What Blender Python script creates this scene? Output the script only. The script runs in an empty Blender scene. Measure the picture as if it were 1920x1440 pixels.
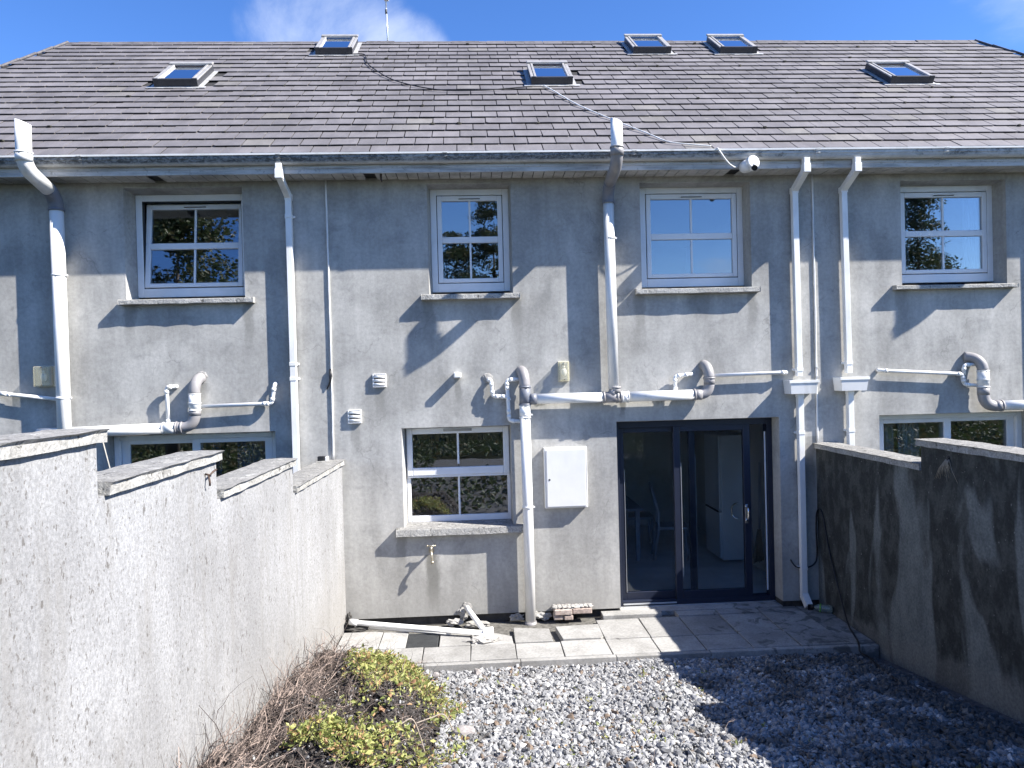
import bpy, bmesh, math, random
import numpy as np
from mathutils import Vector, Matrix, Euler
rnd = random.Random(7)
nrs = np.random.RandomState(11)
SC = bpy.context.scene
COL = SC.collection

# ------------------------------------------------------------------ camera
YAW, PITCH, ROLL = 0.05265, -0.01186, 0.02566
CAM = Vector((0.0, -8.2, 2.679))
_cy, _sy, _cp, _sp = math.cos(YAW), math.sin(YAW), math.cos(PITCH), math.sin(PITCH)
_f = Vector((_sy*_cp, _cy*_cp, _sp)); _r0 = Vector((_cy, -_sy, 0)); _d0 = _f.cross(_r0)
_r = _r0*math.cos(ROLL) + _d0*math.sin(ROLL)
_d = -_r0*math.sin(ROLL) + _d0*math.cos(ROLL)
cam = bpy.data.cameras.new('camera')
camo = bpy.data.objects.new('camera', cam)
COL.objects.link(camo)
cam.sensor_fit = 'HORIZONTAL'; cam.sensor_width = 36.0; cam.lens = 26.006
cam.clip_start = 0.05; cam.clip_end = 600.0
mw = Matrix.Identity(4)
for i in range(3):
    mw[i][0] = _r[i]; mw[i][1] = -_d[i]; mw[i][2] = -_f[i]; mw[i][3] = CAM[i]
camo.matrix_world = mw
SC.camera = camo

# ------------------------------------------------------------------ daylight
SUN = Vector((2.88, -1.0, 2.78)).normalized()
SUN_EL = math.asin(SUN.z); SUN_ROT = math.atan2(SUN.x, SUN.y)
sl = bpy.data.lights.new('sun', 'SUN'); sl.energy = 5.0; sl.angle = math.radians(0.5); sl.color = (1.0, 0.95, 0.87)
so = bpy.data.objects.new('sun', sl); COL.objects.link(so)
so.rotation_euler = SUN.to_track_quat('Z', 'Y').to_euler()
so.location = (20, -10, 25)
SC.view_settings.view_transform = 'Standard'; SC.view_settings.look = 'None'
SC.view_settings.exposure = 1.38; SC.view_settings.gamma = 1.0; SC.view_settings.use_curve_mapping = False
SKY_STRENGTH = 0.062

def setin(n, k, v):
    if hasattr(v, 'is_output') or isinstance(v, bpy.types.NodeSocket):
        n.id_data.links.new(v, n.inputs[k])
    else:
        s = n.inputs[k]
        if s.type == 'RGBA' and len(v) == 3: v = (*v, 1.0)
        s.default_value = v
def nd(nt, typ, props=None, **inp):
    n = nt.nodes.new(typ)
    for k, v in (props or {}).items(): setattr(n, k, v)
    for k, v in inp.items(): setin(n, k.replace('_', ' ') if k.replace('_', ' ') in n.inputs else k, v)
    return n
def math_n(nt, op, a, b=0.5, c=None, clamp=False):
    n = nt.nodes.new('ShaderNodeMath'); n.operation = op; n.use_clamp = clamp
    setin(n, 0, a); setin(n, 1, b)
    if c is not None: setin(n, 2, c)
    return n.outputs[0]
def vmath(nt, op, a, b=(0, 0, 0)):
    n = nt.nodes.new('ShaderNodeVectorMath'); n.operation = op
    setin(n, 0, a); setin(n, 1, b)
    return n.outputs[1] if op in ('DOT_PRODUCT', 'LENGTH', 'DISTANCE') else n.outputs[0]
def noise(nt, vec, scale, detail=4.0, rough=0.55, dist=0.0):
    n = nt.nodes.new('ShaderNodeTexNoise')
    setin(n, 'Vector', vec); setin(n, 'Scale', scale); setin(n, 'Detail', detail); setin(n, 'Roughness', rough); setin(n, 'Distortion', dist)
    return n.outputs['Fac']
def ramp(nt, fac, lo, hi, a=0.0, b=1.0):
    n = nt.nodes.new('ShaderNodeMapRange'); n.clamp = True; n.interpolation_type = 'SMOOTHSTEP'
    setin(n, 0, fac); setin(n, 1, lo); setin(n, 2, hi); setin(n, 3, a); setin(n, 4, b)
    return n.outputs[0]
def mixc(nt, fac, a, b, mode='MIX'):
    n = nt.nodes.new('ShaderNodeMix'); n.data_type = 'RGBA'; n.blend_type = mode
    setin(n, 0, fac); setin(n, 6, a); setin(n, 7, b)
    return n.outputs[2]
def scalec(nt, col, f):
    n = nt.nodes.new('ShaderNodeVectorMath'); n.operation = 'SCALE'
    setin(n, 0, col); setin(n, 3, f)
    return n.outputs[0]

world = bpy.data.worlds.new('World'); SC.world = world; world.use_nodes = True
wt = world.node_tree
bg = wt.nodes['Background']
sky = nd(wt, 'ShaderNodeTexSky', {'sky_type': 'NISHITA', 'sun_disc': False, 'sun_elevation': SUN_EL, 'sun_rotation': SUN_ROT,
                                  'air_density': 0.75, 'dust_density': 0.05, 'ozone_density': 3.0})
hs = nd(wt, 'ShaderNodeHueSaturation', Hue=0.510, Saturation=1.22, Value=1.74, Color=sky.outputs[0])
tc = nd(wt, 'ShaderNodeTexCoord')
D3 = vmath(wt, 'NORMALIZE', tc.outputs['Generated'])
cl_a = noise(wt, D3, 5.0, 9.0, 0.62, 0.4)
cl_b = noise(wt, vmath(wt, 'MULTIPLY', D3, (1.0, 1.0, 2.6)), 2.1, 8.0, 0.6, 0.2)
dz = nd(wt, 'ShaderNodeSeparateXYZ', Vector=D3).outputs[2]
# open sky with cumulus low down and a few higher scraps
low = ramp(wt, dz, 0.04, 0.30, 0.085, -0.09)
gen = ramp(wt, math_n(wt, 'ADD', cl_b, low), 0.60, 0.76)
def puff(direction, c0, c1, lo, hi):
    d = vmath(wt, 'DOT_PRODUCT', D3, tuple(Vector(direction).normalized()))
    return ramp(wt, math_n(wt, 'ADD', math_n(wt, 'MULTIPLY', cl_a, 0.9), ramp(wt, d, c0, c1, -0.30, 0.22)), lo, hi)
p1 = math_n(wt, 'MAXIMUM', puff((-0.165, 0.90, 0.425), 0.9885, 0.9994, 0.44, 0.86), puff((-0.085, 0.90, 0.372), 0.994, 0.9995, 0.44, 0.84))
p2 = puff((0.74, 0.90, 0.52), 0.990, 0.9995, 0.52, 0.95)
cm = math_n(wt, 'MAXIMUM', gen, math_n(wt, 'MAXIMUM', math_n(wt, 'MULTIPLY', p1, 0.72), math_n(wt, 'MULTIPLY', p2, 0.5)))
cm = math_n(wt, 'MULTIPLY', cm, 0.85)
skyc = mixc(wt, cm, hs.outputs[0], (7.0, 7.6, 8.8))
wt.links.new(skyc, bg.inputs[0]); bg.inputs[1].default_value = SKY_STRENGTH

# ------------------------------------------------------------------ materials
def newmat(name):
    m = bpy.data.materials.new(name); m.use_nodes = True
    nt = m.node_tree; b = nt.nodes['Principled BSDF']
    return m, nt, b
def pos(nt, s=(1, 1, 1), off=(0, 0, 0)):
    g = nt.nodes.new('ShaderNodeNewGeometry')
    v = g.outputs['Position']
    if s != (1, 1, 1): v = vmath(nt, 'MULTIPLY', v, s)
    if off != (0, 0, 0): v = vmath(nt, 'ADD', v, off)
    return v
def bump(nt, b, h, strength=0.3, dist=0.01, prev=None):
    n = nt.nodes.new('ShaderNodeBump'); setin(n, 'Height', h); n.inputs['Strength'].default_value = strength; n.inputs['Distance'].default_value = dist
    if prev is not None: nt.links.new(prev, n.inputs['Normal'])
    nt.links.new(n.outputs[0], b.inputs['Normal'])
    return n.outputs[0]
def rand_piece(nt):
    a = nt.nodes.new('ShaderNodeObjectInfo').outputs['Random']
    g = nt.nodes.new('ShaderNodeNewGeometry').outputs['Random Per Island']
    return math_n(nt, 'FRACT', math_n(nt, 'ADD', a, g))

def simple(name, col, rough=0.5, metal=0.0, var=0.12, scale=6.0, bstr=0.0, bscale=80.0, dirt=None, dirt_amt=0.5, spec=0.5, dscale=(1, 1, 1)):
    m, nt, b = newmat(name)
    n = noise(nt, pos(nt), scale, 5.0)
    c = scalec(nt, nd(nt, 'ShaderNodeRGB').outputs[0], ramp(nt, n, 0.3, 0.7, 1-var, 1+var))
    c.node.inputs[0].links[0].from_node.outputs[0].default_value = (*col, 1)
    if dirt is not None:
        dn = noise(nt, pos(nt, dscale), 3.5, 7.0, 0.65)
        c = mixc(nt, ramp(nt, dn, 0.48, 0.72, 0, dirt_amt), c, dirt)
    nt.links.new(c, b.inputs['Base Color'])
    b.inputs['Roughness'].default_value = rough; b.inputs['Metallic'].default_value = metal
    b.inputs['Specular IOR Level'].default_value = spec
    if bstr: bump(nt, b, noise(nt, pos(nt), bscale, 4.0), bstr, 0.004)
    return m

STREAKS = [(-0.50, 0.72, 0.10, 0.85, 0.55), (-0.47, 3.52, 0.09, 0.7, 0.35), (0.50, 3.52, 0.08, 0.6, 0.40), (0.05, 3.52, 0.25, 0.35, 0.28), (1.88, 3.54, 0.08, 0.75, 0.35), (3.17, 3.54, 0.09, 0.6, 0.40),
           (2.55, 3.54, 0.20, 0.4, 0.32), (-3.68, 3.54, 0.09, 0.6, 0.35), (-2.42, 3.54, 0.08, 0.7, 0.40), (4.90, 3.54, 0.10, 0.6, 0.35), (1.66, 2.38, 0.045, 0.28, 0.6), (-1.02, 2.58, 0.09, 0.5, 0.35),
           (-1.30, 2.19, 0.09, 0.6, 0.32), (-0.83, 0.94, 0.08, 0.6, 0.38), (-0.17, 2.66, 0.05, 0.45, 0.38), (0.17, 2.60, 0.06, 0.4, 0.40), (-2.95, 2.68, 0.10, 0.4, 0.3), (3.80, 1.9, 0.09, 1.6, 0.35)]
def mk_plaster():
    m, nt, b = newmat('house_plaster')
    n1 = noise(nt, pos(nt), 1.1, 8.0, 0.62, 0.3)
    n2 = noise(nt, pos(nt, (1, 1, 0.16), (3, 0, 0)), 5.0, 6.0, 0.6)
    n3 = noise(nt, pos(nt), 26.0, 5.0, 0.65)
    n4 = noise(nt, pos(nt, off=(9, 2, 4)), 3.4, 7.0, 0.68, 0.5)
    c = mixc(nt, ramp(nt, n1, 0.34, 0.66), (0.322, 0.317, 0.302), (0.452, 0.445, 0.424))
    c = mixc(nt, ramp(nt, n4, 0.50, 0.70, 0, 0.50), c, (0.245, 0.245, 0.238))
    c = scalec(nt, c, ramp(nt, n2, 0.3, 0.7, 0.86, 1.10))
    c = scalec(nt, c, ramp(nt, n3, 0.3, 0.7, 0.90, 1.08))
    # rising damp and splash stains at the foot of the wall, ragged
    z = nd(nt, 'ShaderNodeSeparateXYZ', Vector=pos(nt)).outputs[2]
    zz = math_n(nt, 'ADD', z, math_n(nt, 'MULTIPLY', math_n(nt, 'SUBTRACT', n4, 0.5), 2.2))
    c = mixc(nt, ramp(nt, zz, 0.0, 0.75, 0.34, 0.0), c, (0.245, 0.238, 0.222))
    sx = nd(nt, 'ShaderNodeSeparateXYZ', Vector=pos(nt)).outputs
    wob = math_n(nt, 'MULTIPLY', math_n(nt, 'SUBTRACT', noise(nt, pos(nt, (1, 1, 0.5)), 7.0, 5.0, 0.65), 0.5), 0.16)
    xw = math_n(nt, 'ADD', sx[0], wob)
    total = None
    for x0, zt, wd, ln, am in STREAKS:
        dx = ramp(nt, math_n(nt, 'ABSOLUTE', math_n(nt, 'SUBTRACT', xw, x0)), wd*0.35, wd, 1.0, 0.0)
        m1 = math_n(nt, 'MULTIPLY', dx, ramp(nt, sx[2], zt-ln, zt-ln*0.15, 0.0, am))
        m1 = math_n(nt, 'MULTIPLY', m1, math_n(nt, 'LESS_THAN', sx[2], zt))
        total = m1 if total is None else math_n(nt, 'MAXIMUM', total, m1)
    c = mixc(nt, math_n(nt, 'MULTIPLY', total, ramp(nt, n2, 0.25, 0.6, 0.7, 1.35)), c, (0.13, 0.128, 0.115))
    # fine hairline cracks
    ck = nd(nt, 'ShaderNodeTexVoronoi', {'feature': 'DISTANCE_TO_EDGE'}, Vector=vmath(nt, 'ADD', pos(nt, (1, 1, 0.8)), scalec(nt, nd(nt, 'ShaderNodeTexNoise', Vector=pos(nt), Scale=2.5, Detail=6.0).outputs['Color'], 0.55)), Scale=0.55)
    ckm = math_n(nt, 'MULTIPLY', ramp(nt, ck.outputs['Distance'], 0.0012, 0.0036, 0.38, 0.0), ramp(nt, n4, 0.42, 0.60))
    c = mixc(nt, ckm, c, (0.16, 0.158, 0.15))
    nt.links.new(c, b.inputs['Base Color']); b.inputs['Roughness'].default_value = 0.92
    b.inputs['Specular IOR Level'].default_value = 0.2
    p = bump(nt, b, n3, 0.10, 0.012)
    p = bump(nt, b, n1, 0.10, 0.05, p)
    bump(nt, b, noise(nt, pos(nt), 170.0, 3.0), 0.16, 0.003, p)
    return m
def mk_wall_pale():
    m, nt, b = newmat('pale_render')
    n1 = noise(nt, pos(nt), 1.0, 7.0, 0.6)
    n2 = noise(nt, pos(nt, (1, 1, 0.13), (0, 5, 0)), 7.0, 7.0, 0.65)
    n3 = noise(nt, pos(nt, (1, 1, 0.85)), 58.0, 6.0, 0.78)
    n4 = noise(nt, pos(nt, (1, 1, 0.6), (4, 1, 7)), 30.0, 3.0, 0.6)
    n5 = noise(nt, pos(nt, (1, 1, 0.7), (1, 8, 2)), 75.0, 2.0, 0.5)
    n6 = noise(nt, pos(nt, (1, 1, 0.4), (6, 2, 2)), 3.2, 8.0, 0.7, 0.4)
    c = mixc(nt, ramp(nt, n1, 0.35, 0.65), (0.258, 0.259, 0.263), (0.318, 0.321, 0.328))
    c = scalec(nt, c, ramp(nt, n3, 0.37, 0.63, 0.77, 1.12))
    c = scalec(nt, c, ramp(nt, n6, 0.35, 0.65, 0.92, 1.06))
    c = mixc(nt, ramp(nt, n2, 0.50, 0.68, 0, 0.40), c, (0.20, 0.193, 0.182))
    c = mixc(nt, ramp(nt, n4, 0.635, 0.67, 0, 0.75), c, (0.10, 0.092, 0.085))
    c = mixc(nt, ramp(nt, n5, 0.64, 0.68, 0, 0.65), c, (0.11, 0.10, 0.09))
    z = nd(nt, 'ShaderNodeSeparateXYZ', Vector=pos(nt)).outputs[2]
    zz = math_n(nt, 'ADD', z, math_n(nt, 'MULTIPLY', math_n(nt, 'SUBTRACT', n2, 0.5), 1.6))
    c = mixc(nt, ramp(nt, zz, 0.2, 1.0, 0.3, 0.0), c, (0.27, 0.25, 0.22))
    nt.links.new(c, b.inputs['Base Color']); b.inputs['Roughness'].default_value = 0.95
    b.inputs['Specular IOR Level'].default_value = 0.2
    p = bump(nt, b, n3, 0.20, 0.010)
    bump(nt, b, noise(nt, pos(nt), 110.0, 3.0, 0.6), 0.35, 0.006, p)
    return m
def mk_wall_damp():
    m, nt, b = newmat('damp_render')
    n1 = noise(nt, pos(nt, (1, 1.0, 0.30), (2.2, 0.7, 1.3)), 2.3, 4.0, 0.45, 0.7)
    n2 = noise(nt, pos(nt, (1, 1, 0.6), (5, 3, 1)), 7.0, 6.0, 0.65)
    n3 = noise(nt, pos(nt), 45.0, 4.0, 0.65)
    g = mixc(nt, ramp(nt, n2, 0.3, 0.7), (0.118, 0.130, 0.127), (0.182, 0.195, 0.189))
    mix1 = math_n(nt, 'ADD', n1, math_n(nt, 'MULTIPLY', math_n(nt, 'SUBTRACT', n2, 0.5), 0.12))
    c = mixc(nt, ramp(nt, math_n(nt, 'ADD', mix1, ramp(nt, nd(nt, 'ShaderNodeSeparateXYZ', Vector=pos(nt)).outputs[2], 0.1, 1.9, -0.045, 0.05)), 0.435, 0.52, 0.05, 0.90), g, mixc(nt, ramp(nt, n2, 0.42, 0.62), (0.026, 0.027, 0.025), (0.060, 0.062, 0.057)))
    zc = nd(nt, 'ShaderNodeSeparateXYZ', Vector=pos(nt)).outputs
    ft = math_n(nt, 'SUBTRACT', math_n(nt, 'SUBTRACT', zc[2], math_n(nt, 'MULTIPLY', math_n(nt, 'SUBTRACT', -1.26, zc[1]), 0.128)), math_n(nt, 'MULTIPLY', n2, 0.25))
    c = mixc(nt, ramp(nt, ft, -0.06, 0.05, 0.5, 0.0), c, (0.17, 0.172, 0.162))
    c = scalec(nt, c, ramp(nt, n3, 0.3, 0.7, 0.8, 1.2))
    sp = noise(nt, pos(nt, off=(7, 7, 7)), 30.0, 2.0)
    c = mixc(nt, ramp(nt, sp, 0.70, 0.73, 0, 0.5), c, (0.3, 0.3, 0.29))
    nt.links.new(c, b.inputs['Base Color']); b.inputs['Roughness'].default_value = 0.9
    b.inputs['Specular IOR Level'].default_value = 0.25
    p = bump(nt, b, n3, 0.25, 0.01)
    bump(nt, b, noise(nt, pos(nt), 140.0, 3.0), 0.25, 0.004, p)
    return m
def mk_coping(name='lichen_concrete', dark=1.0):
    m, nt, b = newmat(name)
    n1 = noise(nt, pos(nt), 9.0, 7.0, 0.68, 0.8)
    n2 = noise(nt, pos(nt, off=(3, 3, 1)), 17.0, 5.0, 0.6, 1.0)
    n3 = noise(nt, pos(nt), 60.0, 4.0, 0.7)
    up = nd(nt, 'ShaderNodeSeparateXYZ', Vector=nt.nodes.new('ShaderNodeNewGeometry').outputs['Normal']).outputs[2]
    c = mixc(nt, ramp(nt, n1, 0.35, 0.65), (0.275*dark, 0.27*dark, 0.255*dark), (0.375*dark, 0.37*dark, 0.355*dark))
    tops = math_n(nt, 'MULTIPLY', ramp(nt, up, 0.3, 0.8), ramp(nt, n1, 0.36, 0.52, 0, 0.8))
    c = mixc(nt, tops, c, (0.18, 0.177, 0.172))
    c = mixc(nt, ramp(nt, n2, 0.60, 0.66, 0, 0.9), c, (0.42, 0.42, 0.40))
    c = mixc(nt, ramp(nt, n2, 0.32, 0.42, 0.85, 0.0), c, (0.06, 0.058, 0.052))
    c = scalec(nt, c, ramp(nt, n3, 0.3, 0.7, 0.72, 1.22))
    nt.links.new(c, b.inputs['Base Color']); b.inputs['Roughness'].default_value = 0.95
    p = bump(nt, b, n3, 0.5, 0.012)
    bump(nt, b, n2, 0.4, 0.03, p)
    return m
def mk_slate():
    m, nt, b = newmat('fibre_slate')
    r = rand_piece(nt)
    r2 = math_n(nt, 'FRACT', math_n(nt, 'MULTIPLY', r, 17.31))
    c = mixc(nt, r, (0.130, 0.123, 0.129), (0.160, 0.151, 0.157))
    c = mixc(nt, ramp(nt, r2, 0.95, 0.97, 0, 0.4), c, (0.20, 0.19, 0.165))
    n1 = noise(nt, pos(nt, (1.0, 0.35, 0.35)), 7.0, 6.0, 0.62)
    n2 = noise(nt, pos(nt), 1.0, 5.0, 0.6)
    n3 = noise(nt, pos(nt), 90.0, 3.0, 0.6)
    c = scalec(nt, c, ramp(nt, n1, 0.3, 0.72, 0.90, 1.13))
    c = scalec(nt, c, ramp(nt, n2, 0.3, 0.7, 0.86, 1.16))
    c = scalec(nt, c, ramp(nt, n3, 0.3, 0.7, 0.9, 1.1))
    n4 = noise(nt, pos(nt, off=(2, 9, 4)), 11.0, 3.0, 0.5)
    c = mixc(nt, ramp(nt, n4, 0.70, 0.74, 0, 0.6), c, (0.26, 0.25, 0.22))
    nt.links.new(c, b.inputs['Base Color']); b.inputs['Roughness'].default_value = 0.62
    b.inputs['Specular IOR Level'].default_value = 0.35
    bump(nt, b, n3, 0.2, 0.003)
    return m
def mk_gutter():
    m, nt, b = newmat('grimy_white_gutter')
    n1 = noise(nt, pos(nt, (1, 1, 2.5)), 5.0, 8.0, 0.7, 0.5)
    n2 = noise(nt, pos(nt, off=(4, 0, 0)), 0.45, 4.0, 0.6)
    n3 = noise(nt, pos(nt, (1.6, 1, 3)), 14.0, 5.0, 0.7, 0.8)
    z = nd(nt, 'ShaderNodeSeparateXYZ', Vector=pos(nt)).outputs[2]
    c = mixc(nt, ramp(nt, n1, 0.30, 0.70), (0.46, 0.455, 0.44), (0.70, 0.695, 0.68))
    amt = math_n(nt, 'ADD', math_n(nt, 'MULTIPLY', n1, 0.6), math_n(nt, 'MULTIPLY', n2, 0.45))
    x = nd(nt, 'ShaderNodeSeparateXYZ', Vector=pos(nt)).outputs[0]
    amt = math_n(nt, 'ADD', amt, ramp(nt, x, 1.5, 4.5, 0.10, -0.06))
    dirty = ramp(nt, amt, 0.46, 0.62, 0.0, 0.95)
    band = math_n(nt, 'MULTIPLY', ramp(nt, z, 5.030, 5.018), ramp(nt, z, 4.940, 4.965))
    dirty = math_n(nt, 'MULTIPLY', dirty, math_n(nt, 'ADD', math_n(nt, 'MULTIPLY', band, 0.85), 0.15))
    dc = mixc(nt, ramp(nt, n3, 0.4, 0.62), (0.04, 0.042, 0.04), (0.26, 0.27, 0.27))
    c = mixc(nt, dirty, c, dc)
    nt.links.new(c, b.inputs['Base Color']); b.inputs['Roughness'].default_value = 0.45
    return m
def mk_fascia():
    m, nt, b = newmat('weathered_fascia')
    n1 = noise(nt, pos(nt, (0.5, 1, 5)), 4.0, 7.0, 0.65)
    n2 = noise(nt, pos(nt), 20.0, 5.0, 0.7)
    c = mixc(nt, ramp(nt, n1, 0.3, 0.62), (0.29, 0.285, 0.268), (0.56, 0.55, 0.53))
    c = mixc(nt, ramp(nt, n2, 0.56, 0.68, 0, 0.6), c, (0.17, 0.17, 0.15))
    nt.links.new(c, b.inputs['Base Color']); b.inputs['Roughness'].default_value = 0.6
    return m
def mk_glass(name='window_glass', refl=0.13, tint=(0.80, 0.84, 0.86)):
    m, nt, b = newmat(name)
    nt.nodes.remove(b)
    out = nt.nodes['Material Output']
    tr = nd(nt, 'ShaderNodeBsdfTransparent', Color=tint)
    gl = nd(nt, 'ShaderNodeBsdfGlossy', Color=(0.95, 0.97, 1.0), Roughness=0.0)
    bm = nt.nodes.new('ShaderNodeBump'); setin(bm, 'Height', noise(nt, pos(nt), 3.0, 1.0)); bm.inputs['Strength'].default_value = 0.03; bm.inputs['Distance'].default_value = 0.02
    nt.links.new(bm.outputs[0], gl.inputs['Normal'])
    fr = nd(nt, 'ShaderNodeFresnel', IOR=1.5)
    fac = math_n(nt, 'ADD', math_n(nt, 'MULTIPLY', fr.outputs[0], 1.6, clamp=False), refl, clamp=True)
    mx = nt.nodes.new('ShaderNodeMixShader')
    nt.links.new(fac, mx.inputs[0]); nt.links.new(tr.outputs[0], mx.inputs[1]); nt.links.new(gl.outputs[0], mx.inputs[2])
    nt.links.new(mx.outputs[0], out.inputs[0])
    return m
def mk_gravel():
    m, nt, b = newmat('crushed_stone')
    r = rand_piece(nt)
    r2 = math_n(nt, 'FRACT', math_n(nt, 'MULTIPLY', r, 23.7))
    c = mixc(nt, r, (0.165, 0.167, 0.174), (0.33, 0.332, 0.338))
    c = mixc(nt, ramp(nt, r2, 0.94, 0.96), c, (0.55, 0.55, 0.54))
    c = mixc(nt, ramp(nt, r2, 0.07, 0.05), c, (0.16, 0.12, 0.09))
    n = noise(nt, pos(nt), 70.0, 4.0, 0.6)
    c = scalec(nt, c, ramp(nt, n, 0.3, 0.7, 0.8, 1.18))
    moss_shade = noise(nt, pos(nt, (1, 1, 0.2), (5, 1, 0)), 2.3, 6.0, 0.65, 0.5)
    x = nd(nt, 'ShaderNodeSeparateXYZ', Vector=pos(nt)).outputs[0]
    moss_shade = math_n(nt, 'ADD', moss_shade, ramp(nt, x, 0.8, 3.9, -0.12, 0.10))  # mossy soil patches, thickened rightward to put the wall's shade into the colour
    c = mixc(nt, ramp(nt, moss_shade, 0.45, 0.58, 0, 0.85), c, (0.062, 0.060, 0.056))
    nt.links.new(c, b.inputs['Base Color']); b.inputs['Roughness'].default_value = 0.75
    bump(nt, b, n, 0.3, 0.004)
    return m
def mk_slab():
    m, nt, b = newmat('concrete_slab')
    r = nt.nodes.new('ShaderNodeObjectInfo').outputs['Random']
    n1 = noise(nt, pos(nt), 3.0, 7.0, 0.62, 0.3)
    n2 = noise(nt, pos(nt), 40.0, 4.0, 0.7)
    c = mixc(nt, ramp(nt, n1, 0.32, 0.68), (0.25, 0.245, 0.235), (0.345, 0.34, 0.33))
    c = scalec(nt, c, ramp(nt, r, 0, 1, 0.86, 1.1))
    c = scalec(nt, c, ramp(nt, n2, 0.3, 0.7, 0.84, 1.14))
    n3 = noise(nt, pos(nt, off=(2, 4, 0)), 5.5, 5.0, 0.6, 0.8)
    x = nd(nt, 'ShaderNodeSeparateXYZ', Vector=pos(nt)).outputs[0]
    blotch = math_n(nt, 'ADD', n3, ramp(nt, x, 1.6, 3.8, -0.16, 0.02))  # darker blotches, more of them towards the right
    c = mixc(nt, ramp(nt, blotch, 0.50, 0.60, 0, 0.75), c, (0.085, 0.083, 0.078))
    nt.links.new(c, b.inputs['Base Color']); b.inputs['Roughness'].default_value = 0.88
    bump(nt, b, n2, 0.3, 0.005)
    return m
def mk_leaf(name, c0, c1, c2):
    m, nt, b = newmat(name)
    r = rand_piece(nt)
    r2 = math_n(nt, 'FRACT', math_n(nt, 'MULTIPLY', r, 31.3))
    c = mixc(nt, r, c0, c1)
    c = mixc(nt, ramp(nt, r2, 0.80, 0.86), c, c2)
    nt.links.new(c, b.inputs['Base Color']); b.inputs['Roughness'].default_value = 0.55
    b.inputs['Subsurface Weight'].default_value = 0.0
    tr = nd(nt, 'ShaderNodeBsdfTranslucent', Color=c)
    mx = nt.nodes.new('ShaderNodeMixShader'); mx.inputs[0].default_value = 0.3
    out = nt.nodes['Material Output']
    nt.links.new(b.outputs[0], mx.inputs[1]); nt.links.new(tr.outputs[0], mx.inputs[2]); nt.links.new(mx.outputs[0], out.inputs[0])
    return m
def mk_twig():
    m, nt, b = newmat('dry_twig')
    r = rand_piece(nt)
    c = mixc(nt, math_n(nt, 'POWER', r, 2.2), (0.035, 0.026, 0.023), (0.34, 0.265, 0.225))
    nt.links.new(c, b.inputs['Base Color']); b.inputs['Roughness'].default_value = 0.8
    return m
def mk_soil():
    m, nt, b = newmat('dark_soil')
    n = noise(nt, pos(nt), 22.0, 8.0, 0.7)
    c = mixc(nt, ramp(nt, n, 0.35, 0.7), (0.022, 0.019, 0.018), (0.085, 0.075, 0.07))
    n2 = noise(nt, pos(nt, off=(3, 1, 2)), 55.0, 2.0, 0.5)
    c = mixc(nt, ramp(nt, n2, 0.70, 0.73), c, (0.38, 0.37, 0.36))
    nt.links.new(c, b.inputs['Base Color']); b.inputs['Roughness'].default_value = 0.95
    p = bump(nt, b, n, 0.9, 0.04)
    bump(nt, b, noise(nt, pos(nt), 90.0, 3.0), 0.6, 0.01, p)
    return m
def mk_tiles():
    m, nt, b = newmat('floor_tile_finish')
    n = noise(nt, pos(nt), 4.0, 5.0)
    c = mixc(nt, ramp(nt, n, 0.3, 0.7), (0.62, 0.63, 0.64), (0.72, 0.73, 0.74))
    nt.links.new(c, b.inputs['Base Color']); b.inputs['Roughness'].default_value = 0.35
    return m

M = {}
M['plaster'] = mk_plaster()
M['pale'] = mk_wall_pale()
M['damp'] = mk_wall_damp()
M['coping'] = mk_coping()
M['sill'] = mk_coping('sill_concrete', 1.15)
M['slate'] = mk_slate()
M['gutter'] = mk_gutter()
M['fascia'] = mk_fascia()
M['glass'] = mk_glass()
M['glass_roof'] = mk_glass('roof_glass', 0.74, (0.3, 0.33, 0.36))
M['glass_door'] = mk_glass('door_glass', -0.02, (0.92, 0.955, 0.98))
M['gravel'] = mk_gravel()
M['slab'] = mk_slab()
M['twig'] = mk_twig()
M['soil'] = mk_soil()
M['tiles'] = mk_tiles()
M['dim_floor'] = simple('dim_room_floor', (0.06, 0.055, 0.05), 0.95)  # dark floor added to keep the neighbours' rooms dim
M['weed'] = mk_leaf('weed_leaf', (0.16, 0.21, 0.055), (0.46, 0.455, 0.16), (0.40, 0.25, 0.13))
M['deadleaf'] = mk_leaf('dead_leaf', (0.30, 0.16, 0.09), (0.42, 0.27, 0.16), (0.22, 0.12, 0.07))
M['tree'] = mk_leaf('tree_leaf', (0.03, 0.05, 0.018), (0.075, 0.10, 0.035), (0.13, 0.11, 0.05))
M['hedge'] = mk_leaf('hedge_leaf', (0.028, 0.045, 0.016), (0.065, 0.088, 0.03), (0.09, 0.075, 0.035))
M['bark'] = simple('bark', (0.10, 0.08, 0.065), 0.9, var=0.3, bstr=0.5)
M['pvc'] = simple('white_pvc', (0.80, 0.80, 0.79), 0.32, var=0.04, scale=3, dirt=(0.46, 0.46, 0.43), dirt_amt=0.55, dscale=(1, 1, 0.35))
M['pvcgrey'] = simple('grey_pvc', (0.27, 0.26, 0.265), 0.42, var=0.10, scale=9, dirt=(0.36, 0.35, 0.33), dirt_amt=0.5)
M['pvcdark'] = simple('slate_grey_pvc', (0.16, 0.17, 0.20), 0.42, var=0.10, scale=9)
M['upvc'] = simple('white_upvc', (0.76, 0.77, 0.79), 0.30, var=0.03, scale=3, dirt=(0.55, 0.55, 0.53), dirt_amt=0.3)
M['gasket'] = simple('black_gasket', (0.012, 0.013, 0.016), 0.6)
M['anthracite'] = simple('blue_grey_frame', (0.012, 0.017, 0.036), 0.45, var=0.06)
M['trim'] = simple('aluminium_trim', (0.62, 0.64, 0.66), 0.35, metal=0.6, var=0.05)
M['chrome'] = simple('chrome', (0.75, 0.76, 0.78), 0.12, metal=1.0, var=0.02)
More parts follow.
